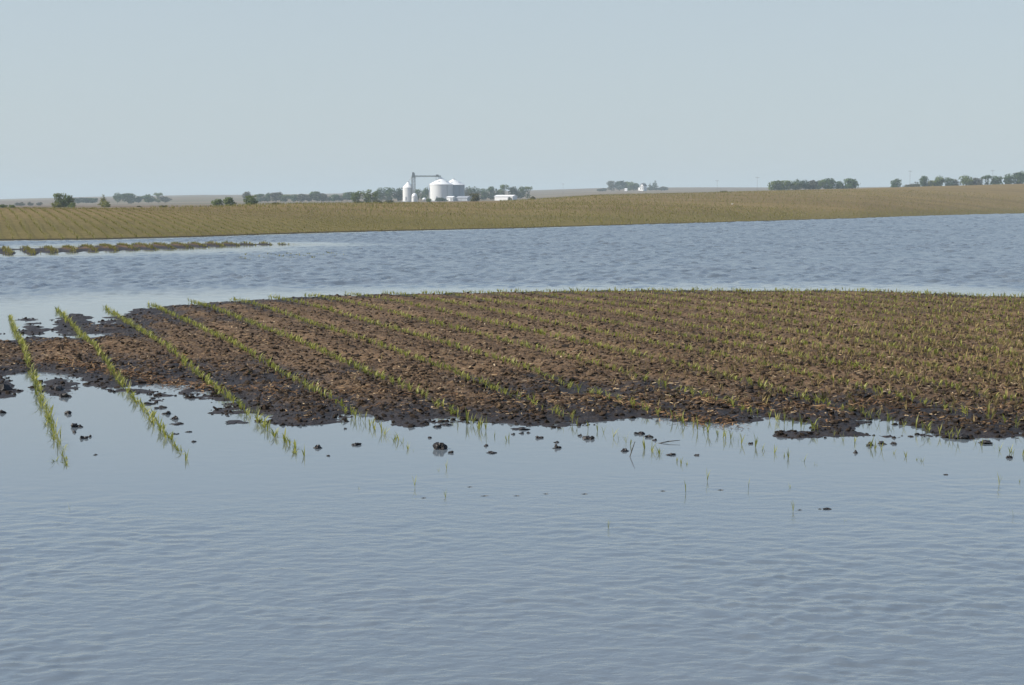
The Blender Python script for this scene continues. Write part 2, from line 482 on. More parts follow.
def build_water():
    u = np.concatenate([np.linspace(-3000, -220, 60), np.arange(-200, 1230, 2.8), np.linspace(1250, 4000, 60)])
    Y = np.concatenate([np.geomspace(.6, 4.95, 14), np.geomspace(5, 12, 370), np.geomspace(12.1, 34, 110), np.geomspace(34.2, 350, 1000), np.geomspace(360, 640, 14)])
    U, YY = np.meshgrid(u, Y); X = (U - 512) / FE * YY
    sh = X.shape
    def coarse(poly):                      # distance on a thinned grid, spread back over the full one
        iu = np.unique(np.concatenate([np.arange(0, sh[1], 4), [sh[1] - 1]])); iy = np.unique(np.concatenate([np.arange(0, sh[0], 4), [sh[0] - 1]]))
        d = sdist(poly, X[np.ix_(iy, iu)], YY[np.ix_(iy, iu)])
        d = np.stack([np.interp(np.arange(sh[1]), iu, r) for r in d])
        return np.stack([np.interp(np.arange(sh[0]), iy, c) for c in d.T]).T
    d1 = coarse(BANK); d2 = coarse(STRIP)
    ys = np.interp(np.clip(U, -500, 1500), U_, Y_SHORE)
    d3 = YY - ys
    nz = vnoise(X * .5, YY * .8, 31)
    near = np.clip((10.6 - YY + nz * 1.5) / 3.4, 0, 1) ** 1.15
    amp = .05 + .95 * near
    amp = np.where(YY > 22, .0, amp)
    behind = np.clip((YY - 24) / 5, 0, 1)
    swell = behind * np.clip((-d1 - .4 + nz * 1.2) / 5, 0, 1) * np.clip((-d2 - .5 + nz * 2) / 6, 0, 1) * np.clip((-d3 - 1.0) / 4, .0, 1)
    lee = np.exp(-((U - 190) / 170) ** 2 - ((YY - 62) / 5.0) ** 2) * .55 + np.exp(-((U - 100) / 130) ** 2 - ((YY - 28) / 5.0) ** 2) * .6
    swell = swell * (1 - lee)
    gust = .85 + .4 * vnoise(X * .07, YY * .10, 35) + 1.0 * vnoise(X * 4.0, YY * .9, 36)
    Zn = waves(X, YY, .055, .042, R(12), 41) * .0050 + waves(X, YY, .115, .080, R(-16), 45) * .0078 + waves(X, YY, .26, .20, R(18), 49) * .003
    far = np.clip((YY - 45) / 110, 0, .85)
    Zf = waves(X, YY, .20, .26, R(8), 51) * .046 + (waves(X, YY, .8, .75, R(10), 53) * .085 + waves(X, YY, 1.6, 1.3, R(-12), 55) * .03) * far
    Z = Zn * amp * np.clip(.95 + 1.3 * vnoise(X * 1.7, YY * 1.3, 37) + .9 * vnoise(X * .5, YY * .6, 38), .25, 1.6) * .9 + Zf * swell * np.clip(gust, .3, 1.4) * WAVE
    V = np.stack([X, YY, Z], -1).reshape(-1, 3)
    tag(link('water', np_mesh('water', V, grid_quads(len(Y), len(u)), M['water'], True, {'amp': amp.ravel(), 'swell': swell.ravel()})), kind='structure')
WAVE = 2.1
build_water()

# ------------------------------------------------------------------ corn seedlings
def blade(V, Q, T, base, az, length, lean, width, droop, tint, seg=4):
    b = len(V); ca, sa = math.cos(az), math.sin(az)
    a = lean; p = np.array(base, float)
    side = np.array([-sa, ca, 0.])
    for i in range(seg + 1):
        t = i / seg
        w = width * (.55 + 1.1 * t if t < .4 else 1 * (1 - t) / .6 * .99 + .01)
        V.append(tuple(p - side * w / 2)); V.append(tuple(p + side * w / 2)); T += [tint, tint]
        d = np.array([ca * math.sin(a), sa * math.sin(a), math.cos(a)])
        p = p + d * length / seg; a += droop / seg
    for i in range(seg): Q.append((b + 2 * i, b + 2 * i + 1, b + 2 * i + 3, b + 2 * i + 2))

def seedling_shape(rnd, upright=False):
    V, Q, T = [], [], []
    n = rnd.choice((3, 4, 4)) if upright else rnd.choice((5, 5, 6, 7)); az0 = rnd.uniform(0, 6.28)
    # stem: two crossed slim blades reaching below ground
    for k in range(2): blade(V, Q, T, (0, 0, -.06), az0 + k * 1.57, .11, .02, .007, .05, 0., 2)
    for k in range(n):
        top = k / n
        blade(V, Q, T, (0, 0, .012 + .03 * top), az0 + math.pi * k + rnd.uniform(-.45, .45),
              rnd.uniform(.075, .125) * (.8 + .3 * top), (rnd.uniform(.10, .32) if upright else rnd.uniform(.35, .95)) * (1.15 - .6 * top),
              rnd.uniform(.008, .012) if upright else rnd.uniform(.013, .020), rnd.uniform(.4, 1.7) * (.5 if upright else 1), rnd.uniform(0, .35))
    return np.array(V), np.array(Q), np.array(T)

rl = random.Random(5)
SHAPES = [seedling_shape(rl, i % 3 == 0) for i in range(12)]
SEED_ME = [np_mesh('corn_seedling', V, Q, M['corn'], True, {'tint': T}) for V, Q, T in SHAPES]
LEANS = []

plants = []                                # (row, x, y, z, scale, in_water)
END_PY = {0: 466, 1: 462, 2: 463, 3: 452, 4: 449}
for k in range(-6, 40):
    s0 = 10.2
    yend = gpt(0, END_PY.get(k, 452 + 19 * rng.random()))[1]
    ytop = {0: gpt(0, 318)[1], 1: gpt(0, 310)[1], 2: gpt(0, 308)[1]}.get(k, 40)
    ys = np.arange(yend, 36, .056 * math.cos(ROW_ANG))
    ys = ys + rng.normal(0, .030, ys.shape)
    xs = -2.946 + ROW_SP * k - (ys - 11.08) * ROW_DX + rng.normal(0, .017, ys.shape)
    hs = bank_h(xs, ys, False); u = 512 + FE * xs / ys
    d = sdist(BANK, xs, ys)
    for x, y, h, uu, dd in zip(xs, ys, hs, u, d):
        if uu < -600 or uu > 1800 or y > ytop: continue
        if y > 20 and dd < (-2.5 if k < 3 else -.5): continue
        wet = h < .004
        p = .95
        if k >= 5: p = .97
        if k >= 3 and y < 14.5 and not wet: p *= .75
        if wet and k >= 4: p = .75 if k == 4 else .58
        if wet and k == 3: p = .9
        if wet and y < yend + .5: p *= .7
        p *= 1.0 if k < 5 else (.80 + .5 * float(np.clip(vnoise(np.array([x * .8]), np.array([y * .8]), 44)[0] + .5, 0, 1)))
        if rng.random() > p: continue
        edge = max(0.0, min(1.0, (y - yend) / 1.3))
        sc = (.46 + .34 * rng.random()) * 1.0
        if wet: z = max(min(h, .0), -.018 - .02 * (1 - edge)); sc *= .95 + .15 * edge
        else: z = h + .004
        if wet and k == 3: sc *= .95
        if wet and k >= 4: sc *= 1.05
        plants.append([k, float(x), float(y), float(z), float(sc), bool(wet)])

ORD = ['first', 'second', 'third', 'fourth', 'fifth', 'sixth', 'seventh', 'eighth', 'ninth', 'tenth', 'eleventh', 'twelfth', 'thirteenth', 'fourteenth',
       'fifteenth', 'sixteenth', 'seventeenth', 'eighteenth', 'nineteenth', 'twentieth']
TENS = {2: 'twenty', 3: 'thirty', 4: 'forty', 5: 'fifty', 6: 'sixty'}
def ordinal(n):                            # 1-based
    if n <= 20: return ORD[n - 1]
    t, r = divmod(n, 10)
    if r == 0: return TENS[t][:-1] + 'ieth'
    return TENS[t] + '-' + ORD[r - 1]

LONE = [(415, 487, 1.15, 'tall curved corn shoot alone in open water below the biggest clod'),
        (446, 497, .8, 'short dark corn shoot standing alone lowest below the biggest clod'),
        (447, 469, .9, 'thin upright corn shoot in open water just under the biggest clod'),
        (438.5, 471, .6, 'tiny corn tip beside a thin upright shoot under the biggest clod'),
        (358.5, 489, .55, 'tiny corn tip in open water far below the fourth row'),
        (707, 481, 1.0, 'green corn shoot with a pointed tip in mid open water'),
        (686, 492, .9, 'dark narrow corn shoot left of a cross shaped one'),
        (749, 489, 1.0, 'cross shaped corn shoot with one flat leaf in open water'),
        (999, 485, 1.2, 'tall curved corn shoot at the right edge of the water'),
        (793, 511, 1.15, 'straight dark corn shoot beside a flat floating scrap'),
        (1013, 517, .7, 'small green corn tip lowest near the right picture edge'),
        (1020, 482, .6, 'flat corn leaf beside the tall curved shoot at right'),
        (844, 521, .5, 'pair of faint corn tips low in the right open water'),
        (791, 488, .6, 'faint small corn tip in open water right of the cross shaped shoot'),
        (608.5, 528, .95, 'bright green corn shoot standing alone far out in the middle'),
        (772, 535, .45, 'lowest tiny corn tip, barely breaking the rippled water'),
        (69.5, 509, .75, 'small dark corn shoot alone in water below the leftmost row')]
rows_here = sorted({p[0] for p in plants})
plants.sort(key=lambda p: p[2])
n_single = 300 - len(LONE)
def in_frame(p):
    uu = 512 + FE * p[1] / p[2]
    return -6 < uu < 1030
single, rest = [], []
for p in plants:
    (single if len(single) < n_single and in_frame(p) else rest).append(p)
count = {}
ROWNAME = {0: 'leftmost row'}
for k in range(1, 20): ROWNAME[k] = ORD[k] + ' row from the left'
for k, x, y, z, sc, wet in single:
    n = count[k] = count.get(k, 0) + 1
    o = link('corn_seedling', SEED_ME[3 * random.randrange(4)] if wet and (k > 2 or random.random() < .35) else random.choice(SEED_ME), None, (x, y, z), (random.gauss(0, .12), random.gauss(0, .12), random.uniform(0, 6.28)))
    o.scale = (sc, sc, sc * random.uniform(.9, 1.25))
    where = 'in water' if wet else 'on mud'
    tag(o, f'corn seedling {where}, {ordinal(n)} from near end of {ROWNAME[k]}', 'corn seedling', 'corn seedlings at the near ends of the rows')
for px, py, sc, lab in LONE:
    x, y = gpt(px, py)
    me = SEED_ME[3 * random.randrange(4)]
    o = link('corn_seedling', me, None, (x, y, -.015 - .03 * (1 - min(sc, 1))), (random.gauss(0, .1), random.gauss(0, .1), random.uniform(0, 6.28)))
    o.scale = (sc * .5, sc * .5, sc * .72)
    tag(o, lab, 'corn seedling', 'lone corn shoots in open water')

def scatter_shapes(shapes, xyz, scl, rot, tilt=.15):
    VV, QQ, TT = [], [], []; off = 0
    idx = rng.integers(0, len(shapes), len(xyz))
    for i, (V, Q, T) in enumerate(shapes):
        sel = np.where(idx == i)[0]
        if not len(sel): continue
        c = np.cos(rot[sel])[:, None]; s = np.sin(rot[sel])[:, None]
        tx = rng.normal(0, tilt, len(sel))[:, None]; ty = rng.normal(0, tilt, len(sel))[:, None]
        vx, vy, vz = (V[None, :, j] * scl[sel][:, None] for j in range(3))
        X = vx * c - vy * s + vz * tx; Y = vx * s + vy * c + vz * ty; Z = vz - vx * tx * .5 - vy * ty * .5
        P = np.stack([X + xyz[sel, 0][:, None], Y + xyz[sel, 1][:, None], Z + xyz[sel, 2][:, None]], -1).reshape(-1, 3)
        q = (Q[None] + (np.arange(len(sel)) * len(V))[:, None, None]).reshape(-1, Q.shape[1]) + off
        t = (T[None] + rng.random(len(sel))[:, None] * .65)
        VV.append(P); QQ.append(q); TT.append(t.ravel()); off += len(P)
    return np.vstack(VV), np.vstack(QQ), np.concatenate(TT)

rest = np.array([[p[1], p[2], p[3], p[4]] for p in rest])
V, Q, T = scatter_shapes(SHAPES, rest[:, :3], rest[:, 3], rng.uniform(0, 6.28, len(rest)))
tag(link('corn_rows', np_mesh('corn_rows', V, Q, M['corn'], True, {'tint': T})), 'rows of young corn seedlings covering the dark mud bank', 'corn', kind='stuff')

# far field and strip: simpler tufts
def tuft(rnd, n=3):
    V, Q, T = [], [], []
    a0 = rnd.uniform(0, 6.28)
    for k in range(n):
        blade(V, Q, T, (0, 0, 0), a0 + 2.1 * k + rnd.uniform(-.4, .4), rnd.uniform(.10, .17), rnd.uniform(.15, .6), rnd.uniform(.022, .036), rnd.uniform(.3, 1.1), rnd.uniform(0, .3), 2)
    return np.array(V), np.array(Q), np.array(T)
TUFTS = [tuft(rl) for _ in range(8)]

def row_points(ymin, ymax, ulo, uhi, step, jit, xj=.03):
    out = []
    xlo = min(at_az(ulo, ymin), at_az(ulo, ymax)); xhi = max(at_az(uhi, ymin), at_az(uhi, ymax))
    k0 = int(math.floor(row_phase(xlo, ymin))) - 2; k1 = int(math.ceil(row_phase(xhi, ymax))) + 2
    for k in range(k0, k1):
        ys = np.arange(ymin, ymax, step) + rng.normal(0, jit, len(np.arange(ymin, ymax, step)))
        xs = -2.946 + ROW_SP * k - (ys - 11.08) * ROW_DX + rng.normal(0, xj, ys.shape)
        u = 512 + FE * xs / ys
        m = (u > ulo) & (u < uhi)
        out.append(np.stack([xs[m], ys[m]], 1))
    return np.vstack(out)

pts = row_points(54, 80, -380, 300, .07, .05, .09)
h = strip_h(pts[:, 0], pts[:, 1]); keep = h > -.03
pts, h = pts[keep], h[keep]
# half drowned rows right of the strip
extra = row_points(52, 66, 236, 345, .22, .1)
e_u = 512 + FE * extra[:, 0] / extra[:, 1]
m = (np.abs((extra[:, 1] - 56) - (e_u - 290) * .03) < 3.2) & (rng.random(len(extra)) < .9)
xyz = np.vstack([np.column_stack([pts, np.maximum(h, -.03)]), np.column_stack([extra[m], np.full(m.sum(), -.045)])])
V, Q, T = scatter_shapes(TUFTS, xyz, rng.uniform(.55, .95, len(xyz)), rng.uniform(0, 6.28, len(xyz)))
tag(link('strip_corn_rows', np_mesh('strip_corn_rows', V, Q, M['corn_far'], True, {'tint': T})), 'short corn rows on the narrow mud strip in the far water', 'corn', kind='stuff')

A = []
for ymin, ymax, ulo, uhi, step, keepf in ((80, 140, -260, 560, .27, 1.0), (140, 230, 150, 800, .6, .8), (180, 420, 500, 1350, 1.5, .7)):
    p = row_points(ymin, ymax, ulo, uhi, step, .1, .05 if ymin < 100 else .35); p = p[rng.random(len(p)) < keepf * np.clip(.85 + .9 * vnoise(p[:, 0] * .25, p[:, 1] * .12, 91) + .6 * vnoise(p[:, 0] * 1.5, p[:, 1] * .6, 92), .1, 1)]
    u = 512 + FE * p[:, 0] / p[:, 1]
    z = land(u, p[:, 1]); z = z + (vnoise(p[:, 0] * .12, p[:, 1] * .12, 5) * .10 + vnoise(p[:, 0] * .5, p[:, 1] * .5, 6) * .05)
    yc = np.interp(u, U_, Y_CREST)
    m = (z > .0) & (p[:, 1] < yc * 1.05)
    A.append(np.column_stack([p[m], z[m], np.full(m.sum(), 1.0 if step < .5 else (1.5 if step < 1 else 1.9))]))
A = np.vstack(A)
V, Q, T = scatter_shapes(TUFTS, A[:, :3], A[:, 3] * rng.uniform(.75, 1.25, len(A)), rng.uniform(0, 6.28, len(A)))
tag(link('far_corn_rows', np_mesh('far_corn_rows', V, Q, M['corn_far'], True, {'tint': T})), 'olive rows of young corn on the rising field across the water', 'corn', kind='stuff')

# ------------------------------------------------------------------ clods, weeds and crop residue on the bank
def clod_shape(rnd):
    g = (1 + 5 ** .5) / 2
    v = np.array([(-1, g, 0), (1, g, 0), (-1, -g, 0), (1, -g, 0), (0, -1, g), (0, 1, g), (0, -1, -g), (0, 1, -g), (g, 0, -1), (g, 0, 1), (-g, 0, -1), (-g, 0, 1)]) / 1.9
    f = np.array([(0, 11, 5), (0, 5, 1), (0, 1, 7), (0, 7, 10), (0, 10, 11), (1, 5, 9), (5, 11, 4), (11, 10, 2), (10, 7, 6), (7, 1, 8), (3, 9, 4), (3, 4, 2), (3, 2, 6), (3, 6, 8), (3, 8, 9), (4, 9, 5), (2, 4, 11), (6, 2, 10), (8, 6, 7), (9, 8, 1)])
    v = v * np.array([[rnd.uniform(.65, 1.3) for _ in range(1)] for _ in range(12)]) * np.array([1, rnd.uniform(.7, 1.2), rnd.uniform(.55, .85)])
    return v, f, np.zeros(12)

def bank_points(n, lo=.012, bias=None):
    n = int(n * 1.5); Y = 1 / rng.uniform(1 / 34.5, 1 / 11.0, n * 3); u = rng.uniform(-600, 1800, n * 3)
    x = (u - 512) / FE * Y; h = bank_h(x, Y); m = h > lo
    if bias is not None: m &= rng.random(n * 3) < bias(x, Y)
    return np.stack([x, Y, h], 1)[m][:n]

CL = [clod_shape(rl) for _ in range(10)]
p = bank_points(42000, -.006)
p = p[rng.random(len(p)) < np.clip((p[:, 2] - .0) / .045, .30, 1)]
s = np.minimum(rng.gamma(1.9, .0058, len(p)) + .004, .034)
p[:, 2] += s * .1
V, Q, T = scatter_shapes(CL, p, s, rng.uniform(0, 6.28, len(p)), .4)
CT = np.clip((V[:, 2] - .012) / .055, .05, 1)          # soaked near the water, drier higher up
tag(link('soil_clods', np_mesh('soil_clods', V, Q, M['clod'], False, {'tint': np.clip(T * 1.5, 0, 1) * CT})), 'crumbled brown soil clods strewn over the mud bank', 'soil', kind='stuff')

def flake_shape(rnd):
    L = rnd.uniform(.5, 1.4); w = rnd.uniform(.10, .28); c = rnd.uniform(-.2, .35)
    V = np.array([(-L, -w, 0), (-L * .1, -w, c * .5), (L, -w * .6, c), (L, w * .6, c + .12), (0, w, c * .6 + .1), (-L, w, .1)]); Q = np.array([(0, 1, 4, 5), (1, 2, 3, 4)])
    return V, Q, np.full(6, rnd.uniform(0, .2))
FL = [flake_shape(rl) for _ in range(12)]
def residue(n, smin, smax): 
    p = bank_points(n, .02); s = rng.uniform(smin, smax, len(p)); p[:, 2] += s * .12
    return p, s
p1, s1 = residue(44000, .007, .024)
# drift lines: wave washed trash left along a former water edge
LINES = [[(-200, 355), (0, 357), (60, 359), (110, 364), (150, 371), (190, 379), (240, 387), (300, 394), (360, 395), (420, 397), (480, 399), (530, 400), (560, 404)],
         [(586, 394), (633, 400), (690, 410), (740, 416)], [(690, 397), (771, 404), (820, 405), (863, 401), (918, 406), (957, 410), (1000, 410), (1100, 412), (1250, 418)],
         [(20, 345), (100, 350), (160, 360), (230, 372)]]
dp, ds, dt = [], [], []
for li, L in enumerate(LINES):
    w = np.array([gpt(a, b, .06) for a, b in L])
    seg = np.linalg.norm(np.diff(w, axis=0), axis=1); cum = np.concatenate([[0], np.cumsum(seg)])
    n = int(cum[-1] * 420 * (1 if li != 3 else .5))
    t = rng.uniform(0, cum[-1], n)
    wob = vnoise(t * .8, t * 0, 60 + li) * .5
    x = np.interp(t, cum, w[:, 0]) + rng.normal(0, .05, n); y = np.interp(t, cum, w[:, 1]) + wob + rng.normal(0, .13 if li != 3 else .5, n)
    keep = rng.random(n) < np.clip(.35 + 1.6 * vnoise(t * 1.7, t * 0 + 3, 70 + li) + .35, .08, 1)
    x, y, t = x[keep], y[keep], t[keep]
    h = bank_h(x, y); ss = rng.uniform(.009, .028, len(x))
    dp.append(np.stack([x, y, np.maximum(h, 0) + rng.uniform(0, .03, len(x))], 1)); ds.append(ss)
dp = np.vstack(dp); ds = np.concatenate(ds)
V1, Q1, T1 = scatter_shapes(FL, p1, s1, rng.uniform(0, 6.28, len(p1)), .35)
V2, Q2, T2 = scatter_shapes(FL, dp, ds, rng.uniform(0, 6.28, len(dp)), .45)
T1 = T1 * 1.45 - .12; T2 = T2 * .85
V = np.vstack([V1, V2]); Q = np.vstack([Q1, Q2 + len(V1)]); T = np.concatenate([T1, T2])
tag(link('crop_residue', np_mesh('crop_residue', V, Q, M['residue'], False, {'tint': T})), 'tan and rust coloured stalk bits littering the mud bank', 'crop residue', kind='stuff')

# small dry weeds and stubble, thicker to the right and the back of the bank
def weed_bias(x, y):
    u = 512 + FE * x / y
    return np.clip((u - 540) / 480, 0.015, 1) * np.clip((y - 12.8) / 6, .12, 1)
p = bank_points(14000, .03, weed_bias)
WEEDS = []
for _ in range(8):
    V, Q, T = [], [], []
    for j in range(4): blade(V, Q, T, (0, 0, -.005), rl.uniform(0, 6.28), rl.uniform(.03, .075), rl.uniform(.2, 1.1), rl.uniform(.006, .013), rl.uniform(0, .9), rl.uniform(0, .3), 2)
    WEEDS.append((np.array(V), np.array(Q), np.array(T)))
V, Q, T = scatter_shapes(WEEDS, p, rng.uniform(.6, 1.3, len(p)), rng.uniform(0, 6.28, len(p)))
tag(link('weeds', np_mesh('weeds', V, Q, M['weed'], True, {'tint': T})), 'small olive weeds and stubble scattered between the corn rows', 'weeds', kind='stuff')

# ------------------------------------------------------------------ single mud clods standing in the water
import bmesh
def lump(name, x, y, wx, wz, wy=None, z0=None, seed=0, mat='mud'):
    """an irregular crumbly clod, wx wide and wz high"""
    bm = bmesh.new(); bmesh.ops.create_icosphere(bm, subdivisions=3, radius=1)
    wy = wy or wx
    r = np.random.default_rng(seed)
    off = r.uniform(0, 90, 3)
    co = np.array([v.co[:] for v in bm.verts])
    d = 1 + 1.1 * vnoise(co[:, 0] * 1.6 + off[0], co[:, 1] * 1.6 + co[:, 2] * 1.3 + off[1], seed) + .85 * vnoise(co[:, 0] * 4 + co[:, 2] * 3 + off[2], co[:, 1] * 4, seed + 1) + .55 * vnoise(co[:, 0] * 9 + co[:, 2] * 7, co[:, 1] * 9 + off[0], seed + 2)
    for v, k in zip(bm.verts, d):
        v.co.x *= k * wx / 2; v.co.y *= k * wy / 2; v.co.z *= k * wz * (.62 if v.co.z > 0 else .5)
    me = bpy.data.meshes.new(name); bm.to_mesh(me); bm.free(); me.materials.append(M[mat])
    return link(name, me, None, (x, y, -wz * .12 if z0 is None else z0))

CLODS = [  # px, py, width px, height px, label
    (4, 391, 22, 11, 'broad lumpy mud clod at the far left shore of the bank'), (56, 390, 16, 8, 'wide mud clod between the first and second corn rows'),
    (64, 397, 11, 7, 'dark mud clod just below the wide one between first corn rows'), (4, 413, 8, 5, 'oval mud clod lying in water at the left picture edge'),
    (67, 414, 7, 5, 'spiky mud clod tuft in water right of the leftmost row'), (76.5, 427, 11, 7, 'rounded black mud clod in water right of the leftmost row'),
    (74.5, 432.5, 4, 3, 'tiny clod under the rounded black clod by the leftmost row'), (83, 438.5, 9, 6, 'knobby black mud clod below the rounded one near leftmost row'),
    (89.5, 437, 4, 3.5, 'small clod touching the knobby black clod near leftmost row'), (96, 455, 4, 2, 'small flat clod lowest between the first two corn rows'),
    (150, 404, 14, 3, 'flat mud islet at the shore right of the second row'), (160, 408, 12, 4, 'flat mud islet in a chain right of the second row'), (167, 414, 9, 6, 'lumpy mud clod in the chain right of the second row'),
    (174, 419, 7, 5, 'round mud clod in the chain right of the second row'), (178, 424, 13, 2.5, 'thin flat mud islet lowest in the chain right of the second row'),
    (188, 432, 6, 2, 'small flat clod left of the third row'), (194, 442, 5, 2.5, 'lone tiny clod low between second and third rows'), (176, 434, 6, 1.5, 'thin mud scrap between the second and third rows'),
    (236, 422.5, 20, 3, 'long flat mud islet beside the third row'), (317, 448, 8, 6, 'dark pointed clod in water right of the third row'), (328, 456, 4, 3, 'small faint clod below the dark pointed one'),
    (345, 429, 4, 3, 'small round clod beside the fourth row near shore'), (356, 445, 9, 3.5, 'flat clod with a tail left of the biggest clod'), (440, 449, 12, 11, 'biggest black mud clod standing in open water'),
    (450.5, 453, 5, 5, 'small round clod right beside the biggest black clod'), (438, 427, 8, 4, 'low clod at the shore above the biggest black clod'), (447, 425, 9, 3, 'flat shore clod right of the low clod'),
    (430, 438, 4, 3, 'tiny clod between the shore and the biggest clod'), (486, 446, 5, 4, 'small round clod left of the fifth row end'), (491, 453, 9, 3, 'flat tailed clod below the fifth row'),
    (520, 429, 16, 4, 'wide flat mud clod right of the fifth row near shore'), (520.5, 433.5, 5, 3, 'small clod under the wide flat one near the fifth row'), (528, 433, 4, 3, 'small clod right of the clods near the fifth row'),
    (513, 434.5, 3.5, 2.5, 'tiny clod left of the clods near the fifth row'), (539, 438, 7, 4.5, 'clod with a stalk stuck in it by the sixth row'), (557, 448, 7, 6, 'round black clod in water beneath the sixth row'), (556, 442.5, 5, 2.5, 'small clod just above the round black clod by sixth row'),
    (590, 439, 10, 7, 'rounded dark clod in water below the muddy spit'), (580, 436, 4.5, 3.5, 'small clod left of the rounded dark clod by the spit'), (625, 451, 8, 5, 'dark clod beside a bent stalk in the water'),
    (640, 434, 9, 4, 'first of three clods in a diagonal below the little inlet'), (648, 437, 9, 5, 'middle of three clods in a diagonal below the little inlet'), (655, 440.5, 5.5, 3.5, 'last of three clods in a diagonal below the little inlet'),
    (697, 455.5, 5, 2.5, 'lone little clod in water below the pointed mud spit'), (671, 455, 8, 3, 'ragged clod with leaves left of the lone little clod'), (751, 444, 4, 3, 'little clod at the foot of upright shoots'),
    (869, 445.5, 8, 5, 'left clod of the three under the right hand inlet'), (882, 444, 9, 4, 'middle clod of the three under the right hand inlet'), (893, 444, 6, 5, 'right clod of the three under the right hand inlet'),
    (856, 453, 5, 4.5, 'small round clod below the three clods at the right inlet'), (957, 438, 20, 8, 'large jagged mud clod jutting from the right shore'), (985, 443, 14, 6, 'dark clod with flat sides in water near the right edge'),
    (1009, 458, 6, 4, 'small dark clod among thin shoots at the right edge'), (945.5, 475, 4, 2, 'lone tiny clod in open water at the right'), (827, 509, 7, 2, 'flat dark scrap of mud in the rippled water'),
]
for i, (px, py, w, hgt, lab) in enumerate(CLODS):
    x, y = gpt(px, py)
    s = y / F
    tag(lump('mud_clod', x, y, w * s * .92, hgt * s * .85, w * s * 1.1, None, 100 + i * 7), lab, 'mud clod', 'mud clods in the flood water')

# bits of stalk floating or leaning in the water
STICKS = [(632, 456, .10, 1.1, .6, 'bent dark stalk leaning out of water beside a clod'), (669, 443, .16, .2, .1, 'thin stalk lying flat below the pointed spit'), (470, 487, .10, .25, 0, 'short stalk piece floating below the fifth row'),
          (424, 498, .08, .2, 0, 'small stalk scrap floating left of the short dark shoot'), (485, 496, .15, .15, 0, 'long thin stalk floating right of the short dark shoot'), (517, 496, .12, .1, 0, 'thin stalk floating in open water near the centre'),
          (546, 494, .10, -.1, 0, 'short stalk scrap floating in the centre of the open water'), (585, 494, .10, .1, 0, 'left floating stalk of the line across open water'), (663, 491, .08, .1, 0, 'small stalk floating left of a dark narrow shoot'),
          (721, 490, .10, 0, 0, 'small stalk floating between narrow and cross shaped shoots'), (800, 510, .07, .2, 0, 'little stalk scrap beside the straight dark shoot'), (820, 509, .05, 0, 0, 'tiny stalk scrap left of the flat mud scrap'),
          (915, 408, .45, .15, 0, 'pale stalk lying on the drift line at the right')]
for i, (px, py, L, az, up, lab) in enumerate(STICKS):
    z = .0 if i < 12 else float(bank_h(np.array([gpt(px, py, .06)[0]]), np.array([gpt(px, py, .06)[1]]))[0]) + .02
    x, y = gpt(px, py, z)
    mb = MB(); L = L * (.6 if 2 <= i < 12 else 1); d = np.array([math.cos(az), math.sin(az), 0]) * L / 2
    mid = np.array([0, 0, .004 + up * .06])
    mb.bar(-d + (0, 0, up * -.03), mid, .003, .004); mb.bar(mid, d + (0, 0, up * .15), .004, .002)
    tag(mb.build('stalk', M['stalk'] if i < 12 else M['residue'], None, True, (x, y, z + (-.004 if i >= 2 and i < 12 else .002))), lab, 'stalk', 'stalk bits in the water')

# ------------------------------------------------------------------ trees
def leaf_cloud(rnd, lobes, n, size, upw=.3):
    """leaf clumps spread through several lobes: quads with random facing"""
    per = np.array([l[3] * l[4] * l[5] for l in lobes]) ** (2 / 3); per = per / per.sum()
    which = rnd.choice(len(lobes), n, p=per)
    L = np.array(lobes)[which]
    d = rnd.normal(size=(n, 3)); d /= np.linalg.norm(d, axis=1)[:, None]
    r = rnd.uniform(.25, 1, n) ** (1 / 2.2) * (1 + rnd.normal(0, .10, n))
    c = L[:, :3] + d * L[:, 3:6] * r[:, None]
    nrm = d * .7 + rnd.normal(size=(n, 3)) * .6 + np.array([0, 0, upw]); nrm /= np.linalg.norm(nrm, axis=1)[:, None]
    a = np.cross(nrm, rnd.normal(size=(n, 3))); a /= np.linalg.norm(a, axis=1)[:, None]; b = np.cross(nrm, a)
    s = (size * rnd.uniform(.5, 1.25, n))[:, None]
    V = np.stack([c - a * s, c - b * s * .6, c + a * s * .9, c + b * s * .7], 1).reshape(-1, 3)
    Q = np.arange(n * 4).reshape(-1, 4)
    T = np.repeat(rnd.random(n) * .55 + rnd.random(len(lobes))[which] * .4, 4)
    return V, Q, T

